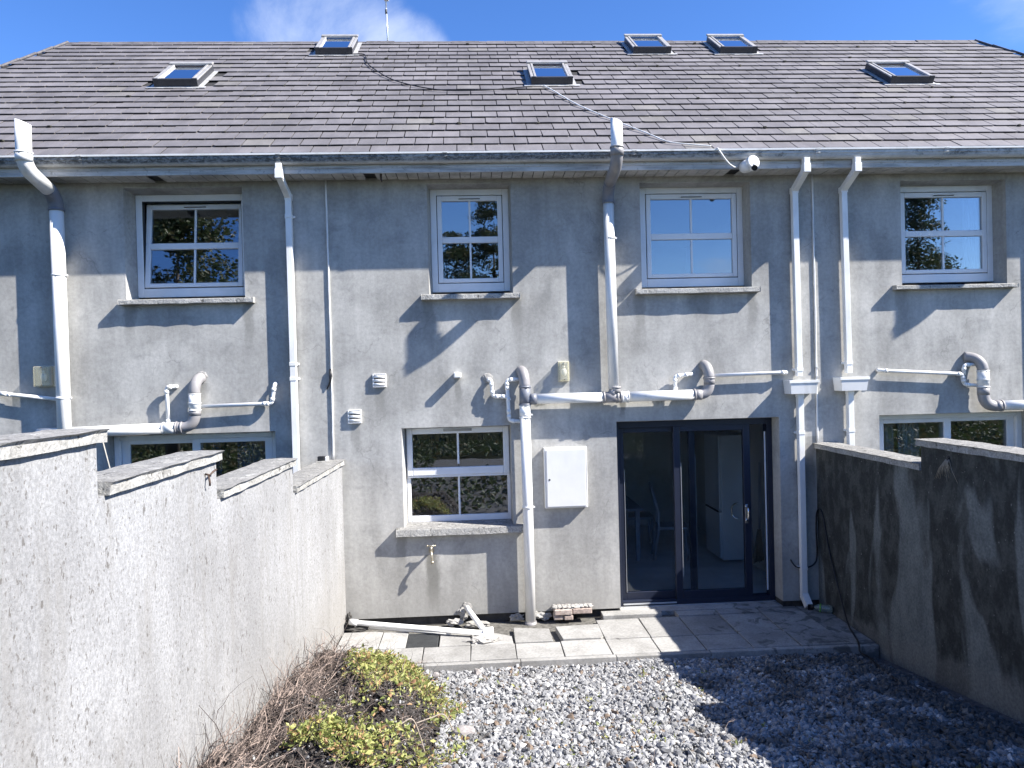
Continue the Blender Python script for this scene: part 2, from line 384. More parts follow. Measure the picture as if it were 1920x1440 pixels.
M['brass'] = simple('brass', (0.42, 0.38, 0.30), 0.35, metal=0.7, var=0.15, scale=30)
M['skyframe_shaded'] = simple('roof_window_frame_shaded', (0.035, 0.036, 0.042), 0.45, var=0.12, scale=12)  # near-black: shade of the frame sides and lower face put into the colour
M['skycover'] = simple('roof_window_cladding', (0.36, 0.35, 0.338), 0.45, metal=0.25, var=0.12, scale=12)
M['lead'] = simple('lead_flashing', (0.42, 0.42, 0.42), 0.5, metal=0.2, var=0.15, scale=10)
M['deck'] = simple('roof_underlay', (0.02, 0.02, 0.022), 0.9)
M['ridge'] = simple('ridge_tile', (0.09, 0.085, 0.09), 0.8, var=0.3, scale=14)
M['plinth'] = simple('plinth_bitumen', (0.05, 0.048, 0.045), 0.9, var=0.3, scale=12, bstr=0.4)
M['mortar'] = simple('mortar', (0.33, 0.32, 0.305), 0.95, var=0.2, scale=30, bstr=0.8, bscale=50, dirt=(0.2, 0.19, 0.17), dirt_amt=0.6)
M['brick'] = simple('old_brick', (0.40, 0.32, 0.28), 0.92, var=0.25, scale=24, bstr=0.6, dirt=(0.5, 0.48, 0.45), dirt_amt=0.7)
M['black'] = simple('black_plastic', (0.013, 0.013, 0.015), 0.45)
M['hose'] = simple('black_rubber', (0.010, 0.010, 0.011), 0.5)
M['iron'] = simple('cast_iron_drain', (0.05, 0.053, 0.055), 0.6, var=0.2, scale=30)
M['rust'] = simple('rusty_iron', (0.07, 0.045, 0.035), 0.85, var=0.3, scale=40)
M['cream'] = simple('cream_plastic', (0.62, 0.60, 0.50), 0.45, var=0.06)
M['whiteplastic'] = simple('white_plastic', (0.78, 0.78, 0.77), 0.35, var=0.03, dirt=(0.6, 0.6, 0.57), dirt_amt=0.2)
M['cable'] = simple('white_cable', (0.70, 0.70, 0.69), 0.5, var=0.08, dirt=(0.4, 0.4, 0.38), dirt_amt=0.4)
M['meter'] = simple('meter_box_grp', (0.72, 0.72, 0.715), 0.5, var=0.03, dirt=(0.60, 0.60, 0.58), dirt_amt=0.4, dscale=(1, 1, 0.3))
M['paint'] = simple('interior_paint', (0.72, 0.70, 0.65), 0.9, var=0.03)
M['fridge'] = simple('fridge_enamel', (0.84, 0.86, 0.87), 0.3, var=0.02)
M['wood'] = simple('painted_wood', (0.40, 0.41, 0.43), 0.6, var=0.1)
M['curtain'] = simple('curtain_cloth', (0.60, 0.62, 0.64), 0.9, var=0.05)
M['bluecloth'] = simple('blue_blind_cloth', (0.14, 0.22, 0.42), 0.9, var=0.05)
M['straw'] = simple('broom_bristle', (0.30, 0.27, 0.22), 0.9, var=0.2, scale=40)
M['grass'] = simple('rough_ground', (0.024, 0.025, 0.016), 1.0, spec=0.0, var=0.3, scale=3, bstr=0.5, bscale=30)
M['bottle'] = simple('clear_bottle_plastic', (0.42, 0.50, 0.47), 0.15, var=0.1)
M['bottle'].node_tree.nodes['Principled BSDF'].inputs['Transmission Weight'].default_value = 0.7
M['greenlabel'] = simple('green_band', (0.12, 0.35, 0.06), 0.5)
m_, nt_, b_ = newmat('lamp_lens'); nt_.nodes.remove(b_)
_tr = nd(nt_, 'ShaderNodeBsdfTransparent', Color=(0.93, 0.92, 0.86)); _df = nd(nt_, 'ShaderNodeBsdfGlossy', Color=(0.9, 0.88, 0.8), Roughness=0.15)
_dd = nd(nt_, 'ShaderNodeBsdfDiffuse', Color=(0.66, 0.62, 0.48))
_m1 = nt_.nodes.new('ShaderNodeMixShader'); _m1.inputs[0].default_value = 0.28
nt_.links.new(_tr.outputs[0], _m1.inputs[1]); nt_.links.new(_dd.outputs[0], _m1.inputs[2])
_m2 = nt_.nodes.new('ShaderNodeMixShader'); _m2.inputs[0].default_value = 0.08
nt_.links.new(_m1.outputs[0], _m2.inputs[1]); nt_.links.new(_df.outputs[0], _m2.inputs[2])
nt_.links.new(_m2.outputs[0], nt_.nodes['Material Output'].inputs[0])
M['lens'] = m_

# ------------------------------------------------------------------ mesh helpers
WO = {}
class MB:
    def __init__(s): s.v = []; s.f = []; s.sm = []
    def add(s, vs, fs, smooth=False):
        n = len(s.v); s.v += [tuple(v) for v in vs]
        s.f += [tuple(i+n for i in f) for f in fs]; s.sm += [smooth]*len(fs)
        return s
    def box(s, x0, x1, y0, y1, z0, z1):
        vs = [(x, y, z) for z in (z0, z1) for y in (y0, y1) for x in (x0, x1)]
        return s.add(vs, [(0, 2, 3, 1), (4, 5, 7, 6), (0, 1, 5, 4), (2, 6, 7, 3), (0, 4, 6, 2), (1, 3, 7, 5)])
    def obox(s, c, ax, ay, az, hx, hy, hz):
        c = Vector(c); vs = [c+ax*(sx*hx)+ay*(sy*hy)+az*(sz*hz) for sz in (-1, 1) for sy in (-1, 1) for sx in (-1, 1)]
        return s.add(vs, [(0, 2, 3, 1), (4, 5, 7, 6), (0, 1, 5, 4), (2, 6, 7, 3), (0, 4, 6, 2), (1, 3, 7, 5)])
    def quad(s, a, b, c, d): return s.add([a, b, c, d], [(0, 1, 2, 3)])
    def tube(s, path, r, n=16, caps=True, smooth=True, square=False, rz=None):
        P = [Vector(p) for p in path]; R = r if isinstance(r, (list, tuple)) else [r]*len(P)
        T = []
        for i in range(len(P)):
            a = P[min(i+1, len(P)-1)]-P[max(i-1, 0)]
            T.append(a.normalized())
        up = Vector((0, 0, 1)) if abs(T[0].z) < 0.9 else Vector((0, 1, 0))
        u = (up - T[0]*up.dot(T[0])).normalized()
        vs = []; fs = []
        for i, p in enumerate(P):
            u = (u - T[i]*u.dot(T[i]))
            u = u.normalized() if u.length > 1e-6 else Vector((1, 0, 0))
            w = T[i].cross(u)
            k = R[i]
            # keep mitred width at bends
            if 0 < i < len(P)-1:
                c = max(0.5, (P[i+1]-P[i]).normalized().dot(T[i]))
            for j in range(n):
                a = 2*math.pi*(j+0.5)/n
                vs.append(p + (u*math.cos(a) + w*math.sin(a))*k)
        for i in range(len(P)-1):
            for j in range(n):
                fs.append((i*n+j, i*n+(j+1) % n, (i+1)*n+(j+1) % n, (i+1)*n+j))
        s.add(vs, fs, smooth)
        if caps:
            k = len(s.v)-len(vs)
            s.f += [tuple(k+j for j in reversed(range(n))), tuple(k+(len(P)-1)*n+j for j in range(n))]; s.sm += [False, False]
        return s
    def pipe(s, a, b, r, n=20): return s.tube([a, b], r, n)
    def ball(s, c, r, nu=14, nv=10, sq=(1, 1, 1)):
        vs = []; fs = []
        for i in range(nv+1):
            t = math.pi*i/nv
            for j in range(nu):
                p = 2*math.pi*j/nu
                vs.append((c[0]+r*sq[0]*math.sin(t)*math.cos(p), c[1]+r*sq[1]*math.sin(t)*math.sin(p), c[2]+r*sq[2]*math.cos(t)))
        for i in range(nv):
            for j in range(nu):
                fs.append((i*nu+j, (i+1)*nu+j, (i+1)*nu+(j+1) % nu, i*nu+(j+1) % nu))
        return s.add(vs, fs, True)
    def extrude_x(s, prof, x0, x1, closed=True):
        n = len(prof); vs = [(x, y, z) for x in (x0, x1) for (y, z) in prof]
        fs = [(i, (i+1) % n, n+(i+1) % n, n+i) for i in range(n if closed else n-1)]
        if closed: fs += [tuple(reversed(range(n))), tuple(range(n, 2*n))]
        return s.add(vs, fs)
    def lump(s, c, r, seed, sq=(1, 1, 1), sub=3, amt=0.35):
        bm = bmesh.new(); bmesh.ops.create_icosphere(bm, subdivisions=sub, radius=1.0)
        rr = random.Random(seed); offs = [(rr.uniform(0, 9), rr.uniform(0, 9), rr.uniform(0, 9)) for _ in range(2)]
        from mathutils import noise as mn
        vs = []
        for v in bm.verts:
            k = 1 + amt*mn.noise(Vector(offs[0])+v.co*1.6) + amt*0.6*mn.noise(Vector(offs[1])+v.co*4.0)
            vs.append((c[0]+v.co.x*k*r*sq[0], c[1]+v.co.y*k*r*sq[1], c[2]+v.co.z*k*r*sq[2]))
        bm.verts.index_update()
        fs = [tuple(v.index for v in f.verts) for f in bm.faces]; bm.free()
        return s.add(vs, fs, False)
    def build(s, name, mat, parent=None, bevel=0.0, seg=2, origin=None, mesh_only=False):
        me = bpy.data.meshes.new(name)
        if parent is not None: og = WO[parent.name]
        else: og = Vector(origin) if origin is not None else Vector((0, 0, 0))
        me.from_pydata([(v[0]-og.x, v[1]-og.y, v[2]-og.z) for v in s.v], [], s.f)
        me.polygons.foreach_set('use_smooth', s.sm)
        me.materials.append(M[mat] if isinstance(mat, str) else mat)
        me.update()
        if mesh_only: return me
        o = bpy.data.objects.new(name, me); COL.objects.link(o)
        if parent is not None: o.parent = parent
        else: o.location = og
        WO[o.name] = og
        if bevel > 0:
            md = o.modifiers.new('bevel', 'BEVEL'); md.width = bevel; md.segments = seg; md.limit_method = 'ANGLE'; md.angle_limit = math.radians(40)
        return o
def arc(a, b, c, n=8):
    """points of a smooth bend from a to c with the corner at b"""
    a, b, c = Vector(a), Vector(b), Vector(c)
    return [(a*(1-t)**2 + b*2*t*(1-t) + c*t*t) for t in [i/n for i in range(n+1)]]
def tag(o, label=None, cat=None, group=None, kind=None):
    if label: o['label'] = label
    if cat: o['category'] = cat
    if group: o['group'] = group
    if kind: o['kind'] = kind
    return o
def thing(name, loc, label, cat, group=None):
    o = bpy.data.objects.new(name, None); COL.objects.link(o); o.location = loc; o.empty_display_size = 0.1
    WO[o.name] = Vector(loc)
    return tag(o, label, cat, group)
# ------------------------------------------------------------------ ground
def yard_h(x, y):
    if y > -1.26: return -0.11
    return -0.115 + 0.128*(-1.26-y) if y > -8.5 else -0.115 + 0.128*7.24
def ground_h(x, y):
    return yard_h(x, y) - 0.10
def sheet(name, xs, ys, hf, mat):
    mb = MB(); vs = []; fs = []
    for y in ys:
        for x in xs: vs.append((x, y, hf(x, y)))
    n = len(xs)
    for j in range(len(ys)-1):
        for i in range(n-1):
            fs.append((j*n+i, j*n+i+1, (j+1)*n+i+1, (j+1)*n+i))
    mb.add(vs, fs, True)
    return mb.build(name, mat)
ys = [-260, -120, -60, -40, -30, -24, -20, -16, -14, -12, -10, -8.5, -7, -5.5, -4, -3, -2.2, -1.6, -1.26, -1.0, 0, 12, 40]
g = sheet('ground', [-260, -90, -40, -20, -12, -8, -5, -3, -1, 1, 3, 5, 8, 12, 20, 40, 90, 260], ys, ground_h, 'grass')
tag(g, kind='structure')
g = sheet('gravel_bed', [-1.5+i*0.2 for i in range(28)], [-1.26-0.2*i for i in range(37)],
          lambda x, y: yard_h(x, y)-0.03, simple('gravel_dust', (0.07, 0.07, 0.075), 0.95, var=0.4, scale=30))
tag(g, kind='structure')

# ------------------------------------------------------------------ terrace of three houses
PITCH_R = math.radians(36.0); CR, SR = math.cos(PITCH_R), math.sin(PITCH_R)
EY, EZ = -0.36, 5.03
def RP(x, v, n): return Vector((x, EY + v*CR - n*SR, EZ + v*SR + n*CR))
VR = (3.774-EY)/CR                      # slope length to the ridge
WALL_T = 0.32
def wall_mesh(mb, x0, x1, z0, z1, holes, y0=0.0, y1=WALL_T):
    xs = sorted({x0, x1, *[h[0] for h in holes], *[h[1] for h in holes]})
    zs = sorted({z0, z1, *[h[2] for h in holes if h[2] > z0], *[h[3] for h in holes]})
    def inh(x, z): return any(h[0] < x < h[1] and h[2] < z < h[3] for h in holes)
    for i in range(len(xs)-1):
        for j in range(len(zs)-1):
            a, b, c, d = xs[i], xs[i+1], zs[j], zs[j+1]
            if inh((a+b)/2, (c+d)/2): continue
            mb.quad((a, y0, c), (b, y0, c), (b, y0, d), (a, y0, d))
            mb.quad((b, y1, c), (a, y1, c), (a, y1, d), (b, y1, d))
    for h in holes:
        a, b, c, d = h[:4]; c = max(c, z0)
        a2, b2, d2 = h[4:7] if len(h) > 4 else (a, b, d)      # splayed plaster reveals meet the frame
        mb.quad((a, y0, c), (a, y0, d), (a2, y1, d2), (a2, y1, c))
        mb.quad((b, y0, c), (b2, y1, c), (b2, y1, d2), (b, y0, d))
        mb.quad((a, y0, d), (b, y0, d), (b2, y1, d2), (a2, y1, d2))
        if h[2] > z0: mb.quad((a, y0, c), (a2, y1, c), (b2, y1, c), (b, y0, c))
    mb.quad((x0, y0, z0), (x0, y0, z1), (x0, y1, z1), (x0, y1, z0))
    mb.quad((x1, y0, z0), (x1, y1, z0), (x1, y1, z1), (x1, y0, z1))
    # underside, left open at door holes
    segs = [x0]
    for h in sorted(h for h in holes if h[2] <= z0): segs += [h[0], h[1]]
    segs.append(x1)
    for a, b in zip(segs[::2], segs[1::2]): mb.quad((a, y0, z0), (a, y1, z0), (b, y1, z0), (b, y0, z0))
    return mb

def ring(mb, x0, x1, z0, z1, wl, wr, wb, wt, y0, y1):
    """a rectangular frame, members butted"""
    mb.box(x0, x0+wl, y0, y1, z0, z1); mb.box(x1-wr, x1, y0, y1, z0, z1)
    mb.box(x0+wl, x1-wr, y0, y1, z0, z0+wb); mb.box(x0+wl, x1-wr, y0, y1, z1-wt, z1)
def window(house, x0, x1, z0, z1, fx0=None, fx1=None, fz0=None, fz1=None, tilt=0.0, kind='upper'):
    """opening x0..x1, z0..z1 ; returns the frame part"""
    Y = 0.20
    fx0 = fx0 if fx0 is not None else x0; fx1 = fx1 if fx1 is not None else x1
    fz0 = fz0 if fz0 is not None else z0; fz1 = fz1 if fz1 is not None else z1
    mb = MB()
    if kind == 'upper':
        ring(mb, fx0, fx1, fz0, fz1, 0.068, 0.068, 0.098, 0.07, Y, Y+0.07)
        w = mb.build('window', 'upvc', house, bevel=0.006)
        gb = MB(); ring(gb, fx0+0.062, fx1-0.062, fz0+0.092, fz1-0.064, 0.012, 0.012, 0.012, 0.012, Y+0.012, Y+0.062)
        gb.build('gasket', 'gasket', w)
        sx0, sx1, sz0, sz1 = fx0+0.075, fx1-0.075, fz0+0.106, fz1-0.077
        zt0 = fz0 + (fz1-fz0)*0.476; zt1 = zt0+0.07
        sashes = [(sz0, sz1)]
    else:
        ring(mb, fx0, fx1, fz0, fz1, 0.045, 0.035, 0.07, 0.03, Y+0.012, Y+0.07)
        zt = fz0+0.525
        mb.box(fx0+0.045, fx1-0.035, Y+0.012, Y+0.07, zt-0.02, zt+0.045)
        w = mb.build('window', 'upvc', house, bevel=0.006)
    if kind == 'upper':
        sp = MB()
        ring(sp, sx0, sx1, sz0, sz1, 0.052, 0.052, 0.046, 0.058, Y-0.004, Y+0.055)
        sp.box(sx0+0.052, sx1-0.052, Y-0.002, Y+0.053, zt0, zt1)
        mx = (sx0+sx1)/2
        bar = MB()
        bar.box(mx-0.011, mx+0.011, Y+0.012, Y+0.040, sz0+0.046, zt0); bar.box(mx-0.011, mx+0.011, Y+0.012, Y+0.040, zt1, sz1-0.058)
        vent = MB(); vent.box(mx-0.14, mx+0.14, Y-0.016, Y-0.003, sz1-0.034, sz1-0.018)
        slot = MB(); slot.box(mx-0.12, mx+0.12, Y-0.018, Y-0.0045, sz1-0.040, sz1-0.0335)
        panes = []
        for a, b, c, d in ((sx0+0.052, mx-0.011, zt1, sz1-0.058), (mx+0.011, sx1-0.052, zt1, sz1-0.058),
                           (sx0+0.052, mx-0.011, sz0+0.046, zt0), (mx+0.011, sx1-0.052, sz0+0.046, zt0)):
            p = MB(); p.box(a-0.006, b+0.006, Y+0.020, Y+0.030, c-0.006, d+0.006); panes.append(p)
        allp = [('sash', sp, 'upvc', 0.006), ('glazing_bar', bar, 'upvc', 0.003), ('trickle_vent', vent, 'upvc', 0.003), ('vent_slot', slot, 'black', 0)] + [('pane', p, 'glass', 0) for p in panes]
        if tilt:
            R = Matrix.Rotation(-tilt, 4, 'X'); piv = Vector((0, Y+0.03, sz0))
            for _, q, _, _ in allp: q.v = [tuple(R @ (Vector(v)-piv) + piv) for v in q.v]
        for nme, q, mt, bv in allp: q.build(nme, mt, w, bevel=bv)
    else:
        mx = (fx0+fx1)/2
        sp = MB(); ring(sp, fx0+0.012, fx1-0.008, zt+0.005, fz1-0.004, 0.062, 0.066, 0.088, 0.068, Y-0.022, Y+0.011)
        sp.build('sash', 'upvc', w, bevel=0.007)
        lip = MB(); lip.box(fx0+0.012, fx1-0.008, Y-0.012, Y+0.0115, zt-0.018, zt+0.003); lip.build('drip_lip', 'upvc', w, bevel=0.003)
        vent = MB(); vent.box(mx-0.16, mx+0.16, Y-0.034, Y-0.0225, fz1-0.048, fz1-0.020); vent.build('trickle_vent', simple('vent_grey', (0.33, 0.33, 0.33), 0.6), w, bevel=0.003)
        a0, a1 = fx0+0.074, fx1-0.074
        bar = MB(); bar.box(mx-0.011, mx+0.011, Y, Y+0.03, fz1-0.072-0.35, fz1-0.072); bar.box(mx-0.011, mx+0.011, Y+0.02, Y+0.05, fz0+0.07, zt-0.02)
        bar.build('glazing_bar', 'upvc', w, bevel=0.003)
        for a, b, c, d, yy in ((a0, mx-0.011, zt+0.093, fz1-0.072, Y+0.003), (mx+0.011, a1, zt+0.093, fz1-0.072, Y+0.003),
                               (fx0+0.045, mx-0.011, fz0+0.07, zt-0.02, Y+0.03), (mx+0.011, fx1-0.035, fz0+0.07, zt-0.02, Y+0.03)):
            p = MB(); p.box(a-0.005, b+0.005, yy, yy+0.009, c-0.005, d+0.005); p.build('pane', 'glass', w)
    return w
def sill(house, w, x0, x1, ztop, zbot, yf=-0.085, yb=0.21, zback=None):
    mb = MB(); zb = zback if zback is not None else ztop+0.025
    # uneven front edge
    n = 14; prof = []
    for i in range(n+1):
        x = x0+(x1-x0)*i/n
        e = rnd.uniform(-0.003, 0.003)
        prof.append([(x, yf+e, zbot+rnd.uniform(-0.003, 0.003)), (x, yf+e*0.6, ztop-0.006+rnd.uniform(-0.003, 0.002)), (x, yf+0.008, ztop+rnd.uniform(-0.001, 0.001)), (x, yb, zb), (x, yb, zbot)])
    vs = [p for r in prof for p in r]; fs = []
    for i in range(n):
        for j in range(5): fs.append((i*5+j, (i+1)*5+j, (i+1)*5+(j+1) % 5, i*5+(j+1) % 5))
    fs += [(4, 3, 2, 1, 0), tuple(n*5+j for j in range(5))]
    mb.add(vs, fs)
    return mb.build('sill', 'sill', w, bevel=0.003)
def neighbour_door(house, x0, x1, ztop, flip):
    Y = 0.20
    mb = MB(); ring(mb, x0, x1, 0.0, ztop, 0.065, 0.065, 0.06, 0.055, Y, Y+0.09)
    d = mb.build('patio_door', 'upvc', house, bevel=0.006)
    m = (x0+x1)/2
    for (a, b, yy) in ((x0+0.066, m+0.05, Y+0.045), (m-0.05, x1-0.066, Y+0.003)) if not flip else ((x0+0.066, m+0.05, Y+0.003), (m-0.05, x1-0.066, Y+0.045)):
        s = MB(); ring(s, a, b, 0.061, ztop-0.056, 0.085, 0.085, 0.09, 0.045, yy, yy+0.04)
        s.build('door_leaf', 'upvc', d, bevel=0.005)
        p = MB(); p.box(a+0.082, b-0.082, yy+0.015, yy+0.025, 0.148, ztop-0.098); p.build('pane', 'glass', d)
    return d

ROOFS = {}
XP0, XP1 = -1.555, 3.875
def house(name, label, x0, x1, openings, gap_x, hip_l=None, hip_r=None):
    h = thing(name, ((x0+x1)/2, 0.0, -0.02), label, 'house')
    mb = wall_mesh(MB(), x0, x1-0.001, 0.035, 4.88, openings)
    mb.build('wall', 'plaster', h)
    segs = [x0]
    for o in sorted(o for o in openings if o[2] <= 0.035): segs += [o[0], o[1]]
    segs.append(x1)
    for a, b in zip(segs[::2], segs[1::2]):
        pl = MB(); pl.box(a+0.004, b-0.004, 0.035, WALL_T-0.01, -0.4, 0.032); pl.build('plinth', 'plinth', h)
    # rooms behind the openings
    for zf, zc in ((0.0, 2.42), (2.62, 4.83)):
        r = MB(); xa, xb, ya, yb = x0+0.10, x1-0.10, WALL_T+0.002, 4.6
        r.quad((xa, yb, zf), (xb, yb, zf), (xb, yb, zc), (xa, yb, zc))
        r.quad((xa, ya, zf), (xa, yb, zf), (xa, yb, zc), (xa, ya, zc)); r.quad((xb, yb, zf), (xb, ya, zf), (xb, ya, zc), (xb, yb, zc))
        r.quad((xa, yb, zc), (xb, yb, zc), (xb, ya, zc), (xa, ya, zc))
        r.build('interior_wall', 'paint', h)
        f = MB(); f.box(xa, xb, ya-0.1, yb, zf-0.06, zf); f.build('interior_floor', 'tiles' if x0 == XP0 else 'dim_floor', h)
    # roof: deck, then the slates laid on it
    mb = MB()
    xl0, xl1 = (hip_l if hip_l else (x0, x0)); xr0, xr1 = (hip_r if hip_r else (x1, x1))
    A, B, Cc, Dd = RP(xl0, 0.03, 0), RP(xr0, 0.03, 0), RP(xr1, VR, 0), RP(xl1, VR, 0)
    ridge_y = Cc.y
    back = lambda p: Vector((p.x, 2*ridge_y-p.y, p.z))
    mb.quad(A, B, Cc, Dd); mb.quad(Dd, Cc, back(B), back(A))
    if hip_l: mb.add([A, Dd, back(A)], [(0, 1, 2)])
    if hip_r: mb.add([B, back(B), Cc], [(0, 1, 2)])
    roof = mb.build('roof', 'deck', h)
    ROOFS[name] = (roof, lambda v: xl0+(xl1-xl0)*v/VR, lambda v: xr0+(xr1-xr0)*v/VR)
    rb = MB(); x = xl1
    while x < xr1-0.05:
        x2 = min(x+0.45, xr1); dzz = rnd.uniform(-0.008, 0.010)
        pr = [(ridge_y-0.13, Cc.z-0.075+dzz), (ridge_y-0.02, Cc.z+0.022+dzz), (ridge_y+0.02, Cc.z+0.022+dzz), (ridge_y+0.13, Cc.z-0.075+dzz), (ridge_y, Cc.z-0.02+dzz)]
        rb.extrude_x(pr, x+0.004, x2-0.004); x = x2
    tag(rb.build('ridge_tiles', 'ridge', roof), kind='stuff')
    for hp in ([hip_l] if hip_l else []) + ([hip_r] if hip_r else []):
        e = MB(); sgn = 1
        for k in range(14):
            v0 = VR*k/14; v1 = VR*(k+1)/14-0.01
            a, b = RP(hp[0]+(hp[1]-hp[0])*v0/VR, v0, 0.02), RP(hp[0]+(hp[1]-hp[0])*v1/VR, v1, 0.03)
            e.tube([a, b], 0.022, 6, smooth=False)
        tag(e.build('hip_tiles', 'ridge', roof), kind='stuff')
    # fascia, soffit, gutter
    gx0, gx1 = (xl0 if hip_l else x0), (xr0 if hip_r else x1-0.001)
    f = MB(); f.box(gx0, gx1, -0.310, -0.288, 4.848, 5.0); f.build('fascia', 'fascia', h, bevel=0.004)
    lm = MB(); lm.box(gx0, gx1, -0.318, -0.3105, 4.900, 4.912); lm.build('fascia_bead', 'fascia', h)
    bk = MB(); bk.box(gx0, gx1, -0.288, 0.0, 4.876, 4.884); bk.build('soffit_backing', 'black', h)
    bd = MB(); bd.box(0.003, 0.1065, -0.287, -0.001, 4.858, 4.868); me = bd.build('soffit_board', 'fascia', mesh_only=True)
    xx = x0
    while xx < x1-0.02:
        if not any(abs(xx+0.05-gq) < 0.05 for gq in gap_x) and xx+0.11 <= x1+0.03 and -6.2 < xx < 7.6:
            o = bpy.data.objects.new('soffit_board', me); COL.objects.link(o); o.parent = h
            o.location = Vector((xx, 0, rnd.uniform(-0.0015, 0.0015)))-WO[h.name]
        xx += 0.1135
    gprof = [(-0.318, 5.005), (-0.318, 4.945), (-0.330, 4.936), (-0.352, 4.936), (-0.372, 4.944), (-0.386, 4.962), (-0.392, 4.984), (-0.400, 4.990), (-0.401, 5.018),
             (-0.410, 5.020), (-0.412, 5.034), (-0.400, 5.036), (-0.394, 5.02), (-0.384, 4.984), (-0.366, 4.954), (-0.335, 4.948), (-0.326, 4.955), (-0.326, 5.005)]
    gm = MB(); gm.extrude_x(gprof, gx0, gx1); gu = gm.build('gutter', 'gutter', h)
    li = MB(); li.extrude_x([(-0.4135, 5.020), (-0.4155, 5.039), (-0.398, 5.041), (-0.396, 5.036), (-0.4125, 5.035)], gx0, gx1); li.build('gutter_lip', 'pvc', gu)
    jx = gx0+1.3
    while jx < gx1:
        j = MB(); j.extrude_x([(y-0.006 if y < -0.33 else y, z-0.004) for y, z in gprof], jx, jx+0.05); j.build('gutter_joint', 'gutter', gu); jx += 2.0
    return h
# skylights: (house index, x0, x1, y of the lower edge)
SKY = [(0, -4.02, -3.47, 1.69), (0, -2.215, -1.675, 3.08), (1, 0.885, 1.43, 1.70), (1, 2.585, 3.16, 3.09), (2, 3.93, 4.50, 3.08), (2, 5.79, 6.38, 1.67)]
def skylight(h, x0, x1, yb):
    v0 = (yb-EY)/CR; v1 = v0+0.79
    def bx(mb, a, b, c, d, e, f):
        pts = [RP(x, v, n) for n in (e, f) for v in (c, d) for x in (a, b)]
        mb.add(pts, [(0, 1, 3, 2), (4, 6, 7, 5), (0, 4, 5, 1), (2, 3, 7, 6), (0, 2, 6, 4), (1, 5, 7, 3)])
    mb = MB()
    for q in ((x0, x0+0.05, v0, v1), (x1-0.05, x1, v0, v1), (x0+0.05, x1-0.05, v0, v0+0.05), (x0+0.05, x1-0.05, v1-0.05, v1)):
        bx(mb, q[0], q[1], q[2], q[3], 0.0, 0.103)
    s = mb.build('roof_window', 'skyframe_shaded', h, bevel=0.005)
    for q in ((x0-0.012, x0+0.028, v0-0.004, 0.121), (x0+0.034, x0+0.064, v0+0.006, 0.129), (x1-0.028, x1+0.012, v0-0.004, 0.121), (x1-0.064, x1-0.034, v0+0.006, 0.129)):
        c = MB(); bx(c, q[0], q[1], q[2], v1-0.075, 0.104, q[3]); c.build('side_cover', 'skycover', s, bevel=0.004)
    c = MB(); bx(c, x0+0.03, x1-0.03, v0-0.014, v0+0.032, 0.028, 0.125); bx(c, x0-0.006, x0+0.06, v0-0.018, v0+0.01, 0.026, 0.132); bx(c, x1-0.06, x1+0.006, v0-0.018, v0+0.01, 0.026, 0.132)
    c.build('bottom_cover', 'skyframe_shaded', s, bevel=0.004)  # darker than the side covers, its shade is in the colour
    c = MB(); bx(c, x0-0.016, x1+0.016, v1-0.075, v1+0.012, 0.117, 0.147); c.build('top_hood', 'skycover', s, bevel=0.008)
    g_ = MB(); bx(g_, x0+0.052, x1-0.052, v0+0.035, v1-0.055, 0.095, 0.103); g_.build('pane', 'glass_roof', s)
    ap = MB()
    n = 10
    for i in range(n):
        a = x0-0.10+(x1-x0+0.2)*i/n; b = x0-0.10+(x1-x0+0.2)*(i+1)/n
        bx(ap, a, b, v0-0.07+rnd.uniform(-0.012, 0.012), v0-0.002, 0.022+rnd.uniform(0, 0.006), 0.031)
    ap.build('flashing_apron', 'lead', s)
    for q in ((x1, x1+0.06), (x0-0.06, x0)):
        fl = MB(); bx(fl, q[0], q[1], v0-0.01, v1, 0.021, 0.028); fl.build('side_flashing', 'lead', s)
    return s

OPEN_L = [(-3.71, -2.45, 3.585, 4.80, -3.655, -2.468, 4.758), (-4.01, -2.17, -0.02, 2.135, -3.975, -2.20, 2.10)]
OPEN_M = [(-0.455, 0.470, 3.585, 4.805, -0.418, 0.441, 4.785), (1.915, 3.170, 3.585, 4.79, 1.968, 3.148, 4.775), (-0.800, 0.410, 1.02, 2.125, -0.768, 0.390, 2.10), (1.590, 3.450, -0.02, 2.13, 1.598, 3.444, 2.10)]
OPEN_R = [(4.915, 6.160, 3.585, 4.78, 4.968, 6.134, 4.756), (4.615, 6.47, -0.02, 2.115, 4.635, 6.455, 2.09)]
XP0, XP1 = -1.555, 3.875
HL = house('terraced_house', 'grey terraced house on the left behind the pale garden wall, upper window tilted open', -7.1, XP0, OPEN_L, [-3.31, -5.6], hip_l=(-7.28, -6.17))
HM = house('terraced_house', 'grey rendered terraced house in the middle with the dark framed patio door and meter box', XP0, XP1, OPEN_M, [-1.05, 0.715, 2.913], None, None)
HR = house('terraced_house', 'grey terraced house on the right behind the damp stained wall', XP1, 9.5, OPEN_R, [4.78, 6.6], hip_r=(9.73, 8.49))
HS = [HL, HM, HR]
